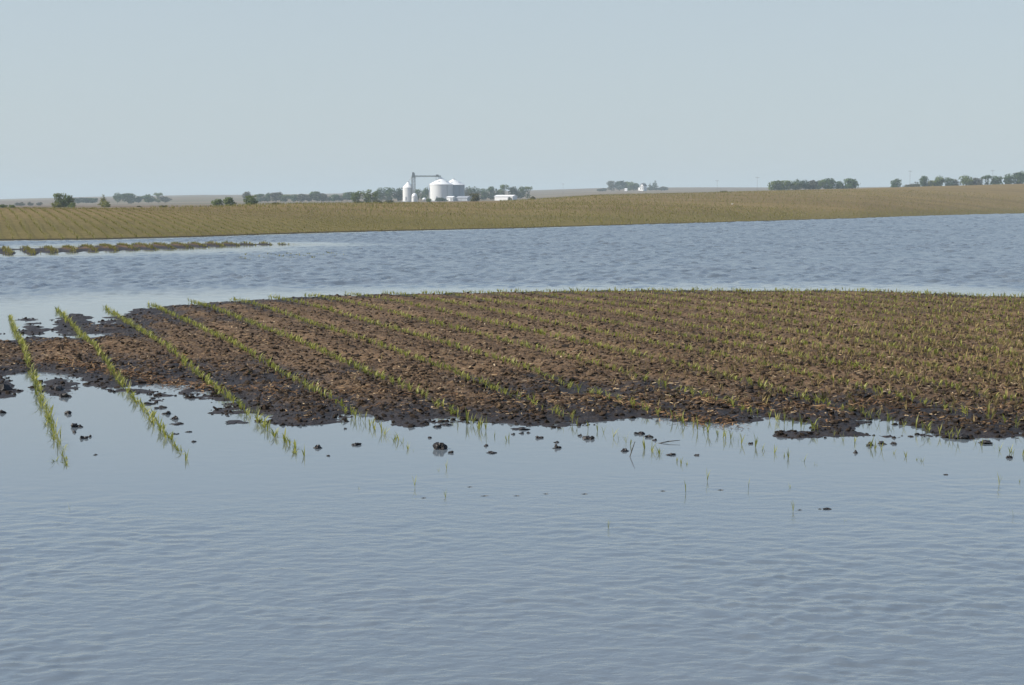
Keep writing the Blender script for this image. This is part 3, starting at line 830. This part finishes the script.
def make_tree(u, Y, ptop, wpx, kind, shape, label, name, cat, group=None, seed=0, pbase=None):
    """a tree whose top reaches sight line ptop; the foot stands on the land"""
    rnd = np.random.default_rng(seed + 900)
    x = at_az(u, Y); zg = ground_z(u, Y)
    h = max(line_z(ptop, Y) - zg, .6); w = (1.22 if Y < 700 else 1.42) * wpx / FE * Y
    root = thing(name, (x, Y, zg - .1), label, cat, group)
    lobes = []
    if shape == 'conifer':
        m = 8
        for i in range(m):
            t = i / (m - 1); rr = w / 2 * (1 - t) ** .85 + .05 * w
            for j in range(3 if i < 5 else 1):
                a = rnd.uniform(0, 6.28); q = rr * .35 if i < 5 else 0
                lobes.append((q * math.cos(a), q * math.sin(a), h * (.12 + .84 * t), rr * .8, rr * .8, h * .09))
        tr_top = h * .9; n = 700
    elif shape == 'shrub':
        m = max(4, int(rnd.integers(5, 9)))
        for i in range(m):
            a = rnd.uniform(0, 6.28); q = w * .5 * rnd.uniform(.1, .65)
            rr = w * rnd.uniform(.16, .30); zz = h * rnd.uniform(.3, .72) * (1.05 - .45 * q / (w * .5))
            lobes.append((q * math.cos(a), q * math.sin(a), zz, rr, rr, min(h * .30, h * 1.0 - zz + .02 * h)))
        lobes.append((0, 0, h * .32, w * .36, w * .36, h * .3)); tr_top = h * .5; n = 620
    elif shape == 'vase':
        for i in range(7):
            a = i * .9 + rnd.uniform(-.3, .3); q = w * .32 * rnd.uniform(.5, 1)
            lobes.append((q * math.cos(a), q * math.sin(a), h * rnd.uniform(.70, .86), w * .22, w * .22, h * .13))
        lobes.append((0, 0, h * .5, w * .2, w * .2, h * .35)); lobes.append((0, 0, h * .2, w * .3, w * .3, h * .2)); tr_top = h * .8; n = 600
    else:
        m = int(rnd.integers(8, 13))
        for i in range(m):
            a = rnd.uniform(0, 6.28); q = w * .5 * math.sqrt(rnd.uniform(.0, .5))
            rr = w * rnd.uniform(.17, .29); zz = h * rnd.uniform(.18, .86)
            k = 1 - abs(zz / h - .55) * .9
            lobes.append((q * k * math.cos(a), q * k * math.sin(a), zz, rr, rr, min(h * .2, h - zz)))
        lobes.append((0, 0, h * .5, w * .36, w * .36, h * .42)); tr_top = h * .75; n = 900
    V, Q, T = leaf_cloud(rnd, lobes, n, max(w, h * .6) * (.058 if shape != 'conifer' else .06))
    link('crown', np_mesh('crown', V, Q, M['t_' + kind], False, {'tint': T}), root)
    mb = MB(); tr = max(.05, h * .022)
    if shape == 'shrub':
        for i in range(4):
            a = i * 1.6; mb.bar((0, 0, 0), (math.cos(a) * w * .18, math.sin(a) * w * .18, h * .55), tr, tr * .3, 5)
    else:
        k = .35 if shape != 'vase' else .45
        mb.bar((0, 0, 0), (0, 0, h * k), tr * 1.2, tr * .9, 7); mb.bar((0, 0, h * k), (w * .03, 0, tr_top), tr * .9, tr * .25, 6)
        if shape != 'conifer':
            for i in range(5):
                a = i * 1.26 + rnd.uniform(-.3, .3); z0 = h * (k * .8 + .05 * i)
                mb.bar((0, 0, z0), (math.cos(a) * w * .3, math.sin(a) * w * .3, min(z0 + h * .3, h * .9)), tr * .5, tr * .15, 5)
    mb.build('trunk', M['bark'], root)
    return root

# (u, distance, top line, width px, colour, shape, label, name)
TR = [
    (3, 300, 203.2, 8, 'mid', 'shrub', 'low green bush at the far left end of the crest', 'bush'),
    (12, 300, 203.4, 7, 'mid', 'shrub', 'low green bush second from the far left end of crest', 'bush'),
    (17, 900, 201.5, 6, 'mauve', 'shrub', 'leftmost of four faint grey shrubs on the distant left field', 'bush'),
    (22.5, 900, 201, 6, 'mauve', 'shrub', 'second of four faint grey shrubs on the distant left field', 'bush'),
    (30, 900, 201.3, 6, 'mauve', 'shrub', 'third of four faint grey shrubs on the distant left field', 'bush'),
    (39, 900, 201, 5, 'mauve', 'shrub', 'rightmost of four faint grey shrubs on the distant left field', 'bush'),
    (60.5, 330, 192.2, 13, 'mid', 'round', 'round bushy green tree standing highest at the far left', 'broadleaf_tree'),
    (68, 335, 194.5, 12, 'mid', 'round', 'looser green tree joined to the round bushy left tree', 'broadleaf_tree'),
    (57, 320, 200.5, 12, 'lime', 'shrub', 'light green shrub at the foot of the round left tree', 'bush'),
    (72, 320, 201.5, 9, 'mid', 'shrub', 'small shrub right of the round left tree', 'bush'),
    (79, 1150, 197.3, 8, 'fir', 'round', 'leftmost dark tree of the belt between two green trees', 'broadleaf_tree'),
    (86, 1150, 197.6, 9, 'fir', 'round', 'middle dark tree of the belt between two green trees', 'broadleaf_tree'),
    (93, 1150, 197.2, 9, 'dark', 'round', 'rightmost dark tree of the belt between two green trees', 'broadleaf_tree'),
    (103.5, 330, 192.5, 9, 'lime', 'conifer', 'pointed yellow green tree tapering upward on the left crest', 'broadleaf_tree'),
    (105.5, 325, 199.5, 11, 'lime', 'shrub', 'yellow green shrub round the foot of the pointed tree', 'bush'),
    (117.5, 1100, 192.6, 8, 'dark', 'round', 'tall blue green tree right of the pointed yellow green tree', 'broadleaf_tree'),
    (129, 1100, 193, 14, 'dark', 'round', 'broad domed blue green tree in the left belt', 'broadleaf_tree'),
    (138, 1150, 196, 8, 'fir', 'round', 'short dark tree against the right side of the broad domed tree', 'broadleaf_tree'),
    (149, 1100, 194.2, 11, 'dark', 'round', 'rounded green tree in the middle of the left belt', 'broadleaf_tree'),
    (158.5, 1100, 192.2, 7, 'mid', 'vase', 'slim tall tree with a thin top in the left belt', 'broadleaf_tree'),
    (166, 1100, 195.5, 8, 'mauve', 'round', 'small greyish tree at the right end of the left belt', 'broadleaf_tree'),
    (139, 300, 204.8, 5, 'olive', 'shrub', 'tiny olive bush alone below the left belt', 'bush'),
    (163, 300, 204.8, 8, 'olive', 'shrub', 'flat olive bush below the slim tall tree', 'bush'),
    (217.5, 330, 196.8, 12, 'mid', 'shrub', 'spreading green shrub left of a pair on the crest', 'bush'),
    (230, 330, 196, 15, 'mid', 'shrub', 'wider green shrub with a ragged top, right of a pair on crest', 'bush'),
    (247, 1000, 191, 8, 'mauve', 'round', 'thin greyish tree rising behind the solid olive shrub', 'broadleaf_tree'),
    (251, 330, 194.8, 13, 'mid', 'round', 'solid dense green shrub tree at left of the long tree line', 'broadleaf_tree'),
    (278, 330, 201, 11, 'olive', 'shrub', 'low olive bush in front of the long tree line', 'bush'),
    (475, 420, 192.5, 10, 'olive', 'round', 'green bush tree in front of the grey shed end', 'broadleaf_tree'),
    (429, 600, 197, 6, 'dark', 'shrub', 'small dark bush against the left bin foot', 'bush'),
    (441.5, 850, 196.6, 9, 'fir', 'shrub', 'dark bush in front of the left big bin', 'bush'),
    (509.5, 820, 196, 4, 'olive', 'shrub', 'small bush before the long white shed', 'bush'),
    (533, 420, 195.2, 8, 'olive', 'shrub', 'low rounded olive bush right of the long white shed', 'bush'),
    (724, 520, 190, 8, 'olive', 'shrub', 'low olive bush on the crest left of the right grove', 'bush'),
]
# long tree line left of the bins, from left to right
LINE = [(261, 193.6, 9, 'dark'), (267.5, 192.2, 8, 'dark'), (276, 192.0, 10, 'mauve'), (285, 194, 9, 'mid'), (294, 193.2, 9, 'dark'), (302, 193.6, 9, 'mauve'),
        (310, 194.6, 7, 'mauve'), (317, 191.2, 12, 'dark'), (324, 192.6, 9, 'mauve'), (333, 194.3, 10, 'dark'), (341, 195, 6, 'mauve'), (348, 191.8, 11, 'dark')]
for i, (u, pt, w, kd) in enumerate(LINE):
    TR.append((u, 1050, pt, w, kd, 'round', f'{ORD[i]} tree from the left in the long distant line left of the bins', 'broadleaf_tree'))
NEARL = [(356, 190.5, 11, 'mid', 'left'), (366.5, 188.8, 11, 'mid', 'second'), (375, 190.5, 9, 'mid', 'third'), ]
for u, pt, w, kd, nm in NEARL:
    TR.append((u, 560, pt, w, kd, 'round', f'green tree, {nm if nm != "left" else "first"} of three nearer ones left of the dark grove', 'broadleaf_tree'))
TR += [(358, 480, 199.5, 10, 'olive', 'shrub', 'olive bush under the first nearer green tree', 'bush'), (377, 480, 199, 10, 'olive', 'shrub', 'olive bush under the third nearer green tree', 'bush'), (388, 480, 199, 10, 'olive', 'shrub', 'olive bush under the dark grove by the bins', 'bush'),
       (381, 960, 187.2, 8, 'dark', 'round', 'slim dark tree at the left of the grove beside the bins', 'broadleaf_tree'), (389, 960, 186.8, 11, 'dark', 'round', 'tall dark tree in the middle of the grove beside the bins', 'broadleaf_tree'),
       (398, 960, 187.4, 11, 'fir', 'round', 'darkest rounded tree of the grove touching the small bin', 'broadleaf_tree'),
       (417, 1050, 188.6, 8, 'mid', 'round', 'grey green tree behind the elevator tower', 'broadleaf_tree'), (425, 1050, 187, 9, 'dark', 'round', 'dark tree between the elevator tower and the big bins', 'broadleaf_tree')]
RIGHTB = [(467, 187, 7, 'mauve', 'round'), (471, 184.8, 6, 'dark', 'round'), (477, 186, 7, 'dark', 'round'), (484, 187, 9, 'dark', 'round'), (493, 186, 10, 'dark', 'round'), (500, 189, 8, 'mid', 'round'),
          (504, 183, 8, 'mid', 'vase'), (513, 186.4, 9, 'fir', 'round'), (521, 186, 9, 'dark', 'round'), (528, 185.4, 7, 'mid', 'vase')]
for i, (u, pt, w, kd, sh) in enumerate(RIGHTB):
    nm = {4: 'broad dark tree fifth from the bins in the belt above the white shed', 6: 'tallest wispy tree of the belt above the long white shed', 9: 'leaning open tree at the right end of the belt above the white shed'}
    TR.append((u, 1000, pt, w, kd, sh, nm.get(i, f'{ORD[i]} tree from the bins in the belt above the white shed'), 'broadleaf_tree'))
FARM = [(601, 187.4, 9, 'mauve', 'shrub', 'low hazy brush at the left end of the hilltop farmstead', 'bush'), (611.5, 180.6, 8, 'mauve', 'round', 'brownish tree at the left of the hilltop farmstead', 'broadleaf_tree'),
        (619.5, 180.8, 10, 'fir', 'round', 'dark rounded tree at the hilltop farmstead', 'broadleaf_tree'), (629, 181.6, 11, 'mid', 'round', 'wide pale green tree left of the white farmhouse', 'broadleaf_tree'),
        (636, 183, 8, 'dark', 'round', 'low dark tree touching the white farmhouse', 'broadleaf_tree'), (650, 182.2, 5, 'fir', 'conifer', 'shorter dark conifer right of the white farmhouse', 'conifer'),
        (655, 179, 6, 'fir', 'conifer', 'tallest dark conifer right of the white farmhouse', 'conifer'), (664, 186.3, 9, 'mauve', 'shrub', 'low brush at the right end of the hilltop farmstead', 'bush')]
for u, pt, w, kd, sh, lab, nm in FARM: TR.append((u, 1500, pt, w, kd, sh, lab, nm))
GROVE = [(774, 180.8, 10, 'mid', 'leftmost low green tree of the grove on the right crest'), (782, 180, 11, 'mid', 'second tree from the left in the grove on the right crest'), (790, 179.8, 10, 'mid', 'third tree from the left in the right crest grove'),
         (797, 179.2, 9, 'dark', 'fourth tree from the left in the right crest grove'), (805, 179.4, 10, 'fir', 'dark tree in the middle of the right crest grove'), (813, 180, 9, 'mauve', 'greyish tree right of the middle of the crest grove'),
         (819, 178.8, 9, 'mid', 'seventh tree from the left in the right crest grove'), (829, 177.4, 13, 'dark', 'tall domed tree in the right half of the crest grove'), (839.5, 180.6, 9, 'dark', 'lower tree in the notch near the right end of the grove'), (851.5, 177.8, 15, 'dark', 'broad round tree at the right end of the crest grove')]
for u, pt, w, kd, lab in GROVE: TR.append((u, 850, pt, w, kd, 'round', lab, 'broadleaf_tree'))
ROWR = [(895.5, 178, 9, 'dark', 'round', 'lone round dark tree at the start of the far right row'), (907, 181.6, 10, 'mauve', 'shrub', 'low grey brush right of the lone round tree'), (915, 181, 10, 'mauve', 'shrub', 'grey brush left of a round tree on the right crest'),
        (922.5, 175.4, 9, 'dark', 'round', 'small crowned tall tree, second tall one of the far right row'), (930.5, 179.4, 10, 'lime', 'shrub', 'bright green bush in the far right row'), (938, 175.6, 11, 'mid', 'round', 'pale round tree right of the bright green bush'),
        (949, 176.4, 9, 'dark', 'round', 'round tree in the middle of the far right row'), (956, 178.6, 6, 'mauve', 'round', 'thin greyish tree right of the middle of the right row'), (966, 174.6, 11, 'mid', 'round', 'rounded light green tree in the far right row'), (971, 179, 8, 'lime', 'shrub', 'lime bush under the rounded light green tree'),
        (977, 177.6, 9, 'mauve', 'round', 'brownish tree right of the lime bush'), (986.5, 174.4, 9, 'dark', 'vase', 'umbrella shaped tree in the far right row'), (996, 175.6, 11, 'dark', 'round', 'wide low tree right of the umbrella shaped tree'),
        (1008, 173.2, 10, 'dark', 'round', 'dark tree second from the right picture edge'), (1019, 171.2, 15, 'dark', 'round', 'tallest dark tree at the right picture edge'), (1032, 172, 13, 'dark', 'round', 'dark tree cut by the right picture edge')]
for u, pt, w, kd, sh, lab in ROWR: TR.append((u, 860, pt, w, kd, sh, lab, 'bush' if sh == 'shrub' else 'broadleaf_tree'))
for i, (u, Y, pt, w, kd, sh, lab, nm) in enumerate(TR):
    make_tree(u, Y, pt, w, kd, sh, lab, nm, 'bush' if nm == 'bush' else 'tree', 'trees and bushes along the skyline', seed=i * 13)

# ------------------------------------------------------------------ grain bins and sheds
YB = 900.0; S = YB / FE
def base(u, Y=YB): return (at_az(u, Y), Y, ground_z(u, Y))

def grain_bin(u, Y, r, he, hr, label, name='grain_bin', vents=True, wall='binwhite'):
    x, y, z = base(u, Y)
    t = thing(name, (x, y, z), label, 'grain bin', 'white grain bins')
    MB().lathe([(r * 1.03, -.3), (r * 1.03, .35), (r, .36)], n=40).build('foundation', M['galv'], t)
    MB().lathe([(r * .9, .37), (r, .36), (r, .42), (r, he - .2), (r, he - .14), (r * .9, he - .13)], n=48).build('wall', M[wall], t, True)
    rf = MB().lathe([(r * 1.03, he - .12), (r * 1.03, he), (r * .09, he + hr), (.02, he + hr + .02)], n=40).build('roof', M['binroof'], t)
    MB().lathe([(r * .11, he + hr - .12), (r * .11, he + hr + .28), (.02, he + hr + .5)], n=16).build('roof_cap', M['galv'], rf)
    if vents:
        for k in range(6):
            a = k * 1.047 + .3; q = r * .62
            MB().box((q * math.cos(a), q * math.sin(a), he + hr * .44), (.5, .5, .6), a).build('roof_vent', M['galv'], rf)
    MB().box((-r * .3, -r * .955, 1.55), (.9, .2, 1.9)).build('door', M['galv'], t)
    lad = MB(); a = -1.0
    for s in (-.2, .2):
        cx, cy = r * 1.02 * math.cos(a) - s * math.sin(a), r * 1.02 * math.sin(a) + s * math.cos(a)
        lad.bar((cx, cy, .6), (cx, cy, he), .03)
    for k in range(int(he / .6)):
        p = [(r * 1.02 * math.cos(a) - s * math.sin(a), r * 1.02 * math.sin(a) + s * math.cos(a), .8 + k * .6) for s in (-.2, .2)]
        lad.bar(p[0], p[1], .02)
    lad.build('ladder', M['steel'], t)
    return t
def zat(p, Y=YB): return line_z(p, Y)
zA = base(441)[2]
grain_bin(441, 900, 12 * S, zat(184.6) - zA, 6.4 * S, 'big white grain bin at the left of the pair, brightly lit')
grain_bin(453.6, 906, 11.2 * S, zat(184.8) - base(453.6, 906)[2], 5.6 * S, 'duller bluish grain bin with a white roof, partly hidden behind the big white one', wall='bingalv_shaded')
grain_bin(408.2, 900, 5.4 * S, zat(187.6) - base(408.4)[2], 5.6 * S, 'slender white bin with a pointed roof left of the elevator tower', 'hopper_bin', False)
# small domed bin
x, y, z = base(414.6, 893)
t = thing('domed_bin', (x, y, z), 'small domed white bin at the foot of the elevator tower', 'grain bin', 'white grain bins')
rr = 3.0 * S; hh = zat(193.2, 893) - z
MB().lathe([(rr * .9, -.2), (rr, -.2), (rr, -.1), (rr, hh * .48), (rr, hh * .5), (rr * .9, hh * .5)], n=28).build('wall', M['binwhite'], t, True)
MB().lathe([(rr * 1.02, hh * .5), (rr * .9, hh * .72), (rr * .6, hh * .92), (rr * .15, hh), (.02, hh + .02)], n=28).build('roof', M['binroof'], t, True)
MB().box((0, -rr * .96, .9), (.8, .25, 1.6)).build('door', M['galv'], t)

# bucket elevator: lattice tower, twin legs, head
x, y, z = base(413.6, 897)
t = thing('grain_elevator', (x, y, z), 'slim steel grain elevator tower with a dark head on top', 'elevator tower')
ht = zat(172.6, 897) - z; a = .95
fr = MB()
for sx in (-1, 1):
    for sy in (-1, 1): fr.bar((sx * a, sy * a, -.3), (sx * a, sy * a, ht - 2.8), .09)
nb = 7
for k in range(nb):
    z0 = (ht - 2.8) * k / nb; z1 = (ht - 2.8) * (k + 1) / nb
    for p, q in (((-a, -a), (a, -a)), ((a, -a), (a, a)), ((a, a), (-a, a)), ((-a, a), (-a, -a))):
        fr.bar((*p, z0), (*q, z1), .05); fr.bar((*p, z1), (*q, z1), .05)
fr.build('tower_frame', M['steel'], t)
for s in (-.42, .42): MB().box((s, 0, (ht - 2.4) / 2), (.45, .5, ht - 2.4)).build('leg_casing', M['galv'], t)
MB().box((0, 0, ht - 1.35), (1.7, 1.2, 2.3), 0, .75).box((-.2, 0, ht - .1), (.9, .8, .4)).build('head', M['steel'], t)
pl = MB(); pl.box((0, 0, ht - 2.75), (2.5, 2.3, .12))
for sx in (-1.2, 1.2):
    for sy in (-1.1, 1.1): pl.bar((sx, sy, ht - 2.7), (sx, sy, ht - 1.7), .04)
for p, q in (((-1.2, -1.1), (1.2, -1.1)), ((1.2, -1.1), (1.2, 1.1)), ((1.2, 1.1), (-1.2, 1.1)), ((-1.2, 1.1), (-1.2, -1.1))): pl.bar((*p, ht - 1.75), (*q, ht - 1.75), .035)
pl.build('platform', M['steel'], t)
MB().bar((-.5, 0, ht - 2.4), (-4.2 * S, .5, zat(180.6) - z + .3), .17).build('spout', M['galv'], t)

# overhead conveyor from the tower head across to the big bins
x, y, z = base(437.3, 899)
t = thing('overhead_conveyor', (x, y, z), 'thin overhead conveyor bridge from the elevator head to the big bins', 'conveyor')
zc0 = zat(176.9, 899) - z; xl = (414.6 - 437.3) * S
br = MB()
for zz in (0, .75):
    for yy in (-.4, .4): br.bar((xl, yy, zc0 + zz - .1), (2.0, yy, zc0 + zz), .06)
nseg = 12
for k in range(nseg):
    xa = xl + (2 - xl) * k / nseg; xb = xl + (2 - xl) * (k + 1) / nseg
    for yy in (-.4, .4): br.bar((xa, yy, zc0 - .05 + .75 * (k % 2)), (xb, yy, zc0 - .05 + .75 * ((k + 1) % 2)), .035)
br.build('bridge_truss', M['steel'], t)
MB().box(((xl + 2) / 2, 0, zc0 + .3), (2 - xl, .45, .36)).build('belt_housing', M['steel'], t)
MB().box((0, 0, zc0 + .55), (1.7, 1.1, 1.25), 0, .8).build('drive_head', M['steel'], t)
sp = MB()
zr = zat(182.9, 899) - z
for sx in (-.7, .7):
    for sy in (-.6, .6): sp.bar((sx, sy, zr), (sx * .8, sy * .8, zc0), .06)
sp.bar((-.7, -.6, zr + 1), (.7, -.6, zr + 2.2), .04); sp.bar((.7, -.6, zr + 1), (-.7, -.6, zr + 2.2), .04)
sp.build('support_frame', M['steel'], t)
MB().bar((.6, 0, zc0), (4 * S, .6, zat(178.6) - z), .16).build('spout', M['galv'], t)

def shed(u0, u1, Y, ptop, label, name, wall, roof, depth, rise=.35, door=None, rz=R(-27)):
    uc = (u0 + u1) / 2; x, y, z = base(uc, Y); w = ((u1 - u0) / FE * Y - depth * abs(math.sin(rz))) / math.cos(rz); h = line_z(ptop, Y) - z
    t = thing(name, (x, y, z), label, 'building', 'farm buildings', rz)
    e = h * (1 - rise)
    MB().box((0, 0, e / 2 - .1), (w, depth, e + .2)).build('wall', M[wall], t)
    # ridge runs along the width
    mb = MB(); o = .25; b = depth / 2 + o
    pts = [(-w / 2 - o, -b, e - .05), (w / 2 + o, -b, e - .05), (w / 2 + o, 0, h), (-w / 2 - o, 0, h), (-w / 2 - o, b, e - .05), (w / 2 + o, b, e - .05)]
    mb.v = pts + [(a, c, d - .12) for a, c, d in pts]
    mb.f = [(0, 1, 2, 3), (3, 2, 5, 4), (6, 9, 8, 7), (9, 10, 11, 8), (0, 6, 7, 1), (4, 5, 11, 10), (1, 7, 8, 2), (2, 8, 11, 5), (0, 3, 9, 6), (3, 4, 10, 9)]
    mb.build('roof', M[roof], t)
    gb = MB()
    for sx in (-1, 1):
        n0 = len(gb.v); xx = sx * (w / 2 - .06)
        gb.v += [(xx - .05, -depth / 2, e - .06), (xx - .05, depth / 2, e - .06), (xx - .05, 0, h - .15), (xx + .05, -depth / 2, e - .06), (xx + .05, depth / 2, e - .06), (xx + .05, 0, h - .15)]
        gb.f += [tuple(n0 + i for i in q) for q in ((0, 1, 2), (3, 5, 4), (0, 3, 4, 1), (1, 4, 5, 2), (2, 5, 3, 0))]
    gb.build('gable', M[wall], t)
    if door:
        for dx, dw in door: MB().box((dx * w, -depth / 2 - .02, e * .42), (dw, .1, e * .8)).build('door', M['roofgrey'], t)
    return t
shed(446.6, 455.6, 880, 196.2, 'small white shed in front of the big bins', 'small_shed', 'white', 'binroof', 3.0, .2, [(.25, 1.2)])
shed(456.4, 471.8, 880, 196.2, 'low grey shed right of the small white shed', 'grey_shed', 'grey', 'roofgrey', 5, .3, [(-.2, 2.2)])
shed(494.6, 517.2, 830, 194.9, 'long low white shed right of the bins', 'machine_shed', 'white', 'binroof', 5, .25, [(.3, 1.2)])
shed(624.5, 627.6, 1480, 188.5, 'tiny white outbuilding left of the farmhouse', 'outbuilding', 'white', 'binroof', 1.6, .3)
# farmhouse: two storey gable front with a lower wing
x, y, z = base(643, 1490); s3 = 1490 / FE
hh = line_z(183.6, 1490) - z
t = thing('farmhouse', (x, y, z), 'white gabled farmhouse among trees on the far hilltop', 'house', None, R(-30))
w2 = 1.9 * s3
MB().prism([(-w2, -.3), (w2, -.3), (w2, hh * .68), (0, hh - .1), (-w2, hh * .68)], -3, 4).build('wall', M['white'], t)
rf = MB()
for sx in (-1, 1):
    n0 = len(rf.v)
    for yy in (-3.3, 4.3): rf.v += [(sx * (w2 + .3), yy, hh * .65), (0, yy, hh), (0, yy, hh + .15), (sx * (w2 + .3), yy, hh * .65 + .15)]
    rf.f += [tuple(n0 + i for i in q) for q in ((0, 1, 2, 3), (4, 7, 6, 5), (0, 3, 7, 4), (3, 2, 6, 7), (0, 4, 5, 1))]
rfo = rf.build('roof', M['roofdark'], t)
MB().box((.4, .5, hh + .4), (.5, .5, 1.1)).build('chimney', M['roofgrey'], rfo)
MB().box((-3.4 * s3 + .2, .5, hh * .22), (2.9 * s3, 4, hh * .44)).build('wing', M['white'], t)
for wx, wz in ((-.8, .25), (.8, .25), (-.8, .52), (.8, .52)):
    MB().box((wx, -3.02, hh * wz), (.7, .06, 1.0)).build('window', M['glass'], t)

# propane tank on legs
x, y, z = base(424.3, 880)
t = thing('propane_tank', (x, y, z), 'small white propane tank lying left of the big bins', 'tank')
L = 3.0 * S / 1.6; r = .75
prof = [(0.02, -L), (r * .55, -L + .08), (r * .9, -L + .3), (r, -L + .6), (r, L - .6), (r * .9, L - .3), (r * .55, L - .08), (.02, L)]
mb = MB().lathe(prof, n=20); mb.v = [(vz, vy, vx + 1.15) for vx, vy, vz in mb.v]; mb.build('tank_body', M['tank'], t, True)
for sx in (-.55, .55): MB().box((sx * L, 0, .22), (.25, .9, .8)).build('leg', M['galv'], t)
MB().lathe([(.18, 1.85), (.18, 2.05), (.02, 2.1)], n=12).build('valve_cap', M['galv'], t)

# utility poles on the horizon
for u, Y, pt, lab in ((563, 1300, 183.5, 'utility pole standing left of the hilltop farmstead'), (717, 1000, 180, 'utility pole right of the farmstead above the low olive bush'),
                      (757, 950, 176.8, 'utility pole just left of the grove on the right crest'), (909.5, 900, 170.5, 'utility pole above the grey brush in the right row'), (992, 900, 170, 'utility pole among the trees of the far right row')):
    x, y, z = base(u, Y); h = line_z(pt, Y) - z
    t = thing('utility_pole', (x, y, z), lab, 'utility pole', 'utility poles on the horizon')
    MB().bar((0, 0, -.3), (0, 0, h), .06, .04, 8).build('pole', M['pole'], t)
    ca = MB().box((0, -.14, h - .5), (2.0, .06, .07)).build('crossarm', M['pole'], t)
    for sx in (-1, -.4, .4, 1): MB().lathe([(.05, 0), (.07, .12), (.03, .2)], (sx, -.14, h - .44), 8).build('insulator', M['glass'], ca)

# pale stone in the far field
Ys = 210; u = 732; x, y = at_az(u, Ys), Ys
for Yt in np.arange(130, 440, 1.0):
    zt = ground_z(u, Yt)
    if HZ - (zt - H) * FE / Yt < 204.6 and Yt > np.interp(u, U_, Y_SHORE): break
tag(lump('field_stone', at_az(u, Yt), Yt, .26, .16, .24, zt + .05, 77, 'stone'), 'small pale stone lying in the far corn field', 'stone')

# ------------------------------------------------------------------ haze, sky, sun, camera
def build_haze():
    x0, x1, y0, y1, z0, z1 = -5900, 5900, -5900, 5900, -1.6, 62
    mb = MB().box(((x0 + x1) / 2, (y0 + y1) / 2, (z0 + z1) / 2), (x1 - x0, y1 - y0, z1 - z0))
    m = bpy.data.materials.new('haze'); m.use_nodes = True; nt = m.node_tree; nt.nodes.clear()
    out = nt.nodes.new('ShaderNodeOutputMaterial'); v = nt.nodes.new('ShaderNodeVolumePrincipled')
    v.inputs['Color'].default_value = (.76, .90, .97, 1); v.inputs['Density'].default_value = HAZE
    nt.links.new(v.outputs[0], out.inputs['Volume'])
    o = mb.build('haze', m); tag(o, kind='stuff')
HAZE = .00027
build_haze()

SKYC = (3.20, 3.66, 3.96)
EL, BEHIND = R(37), R(9)
sv = (-math.cos(EL) * math.cos(BEHIND), -math.cos(EL) * math.sin(BEHIND), math.sin(EL))
w = bpy.data.worlds.new('World'); scene.world = w; w.use_nodes = True
nt = w.node_tree; bg = nt.nodes['Background']
sky = nt.nodes.new('ShaderNodeTexSky'); sky.sky_type = 'NISHITA'; sky.sun_disc = False
sky.sun_elevation = EL; sky.sun_rotation = math.atan2(sv[0], sv[1]) % (2 * math.pi)
sky.altitude = 300; sky.air_density = 1.0; sky.dust_density = 1.0; sky.ozone_density = 1.5
# thin summer haze veils the clear sky, most of all low down
tc = nt.nodes.new('ShaderNodeTexCoord'); sepw = nt.nodes.new('ShaderNodeSeparateXYZ'); nt.links.new(tc.outputs['Generated'], sepw.inputs[0])
veil = nt.nodes.new('ShaderNodeValToRGB'); e = veil.color_ramp.elements
e[0].position = 0.0; e[0].color = (.88,) * 3 + (1,); e[1].position = .5; e[1].color = (.02,) * 3 + (1,)
for p_, v_ in ((.12, .80), (.18, .34), (.27, .08)):
    q_ = e.new(p_); q_.color = (v_, v_, v_, 1)
nt.links.new(sepw.outputs[2], veil.inputs['Fac'])
nt.links.new(mix(nt, veil.outputs['Color'], sky.outputs[0], SKYC), bg.inputs['Color']); bg.inputs['Strength'].default_value = .1

sl = bpy.data.lights.new('sun', 'SUN'); sl.energy = 4.2; sl.angle = R(.53); sl.color = (1, .93, .82)
so = bpy.data.objects.new('sun', sl); col.objects.link(so)
from mathutils import Vector
so.rotation_euler = Vector(sv).to_track_quat('Z', 'Y').to_euler(); so.location = (0, 0, 50)

cam = bpy.data.cameras.new('camera'); co = bpy.data.objects.new('camera', cam); col.objects.link(co)
co.location = (0, 0, H); co.rotation_euler = (R(90) - PITCH, 0, 0)
cam.sensor_width = 36; cam.lens = F / 1024 * 36; cam.clip_start = .05; cam.clip_end = 20000
scene.camera = co

scene.view_settings.view_transform = 'Standard'; scene.view_settings.look = 'None'
scene.view_settings.exposure = .64; scene.view_settings.gamma = 1
scene.render.engine = 'CYCLES'
scene.cycles.max_bounces = 6; scene.cycles.transparent_max_bounces = 8
scene.cycles.use_denoising = True
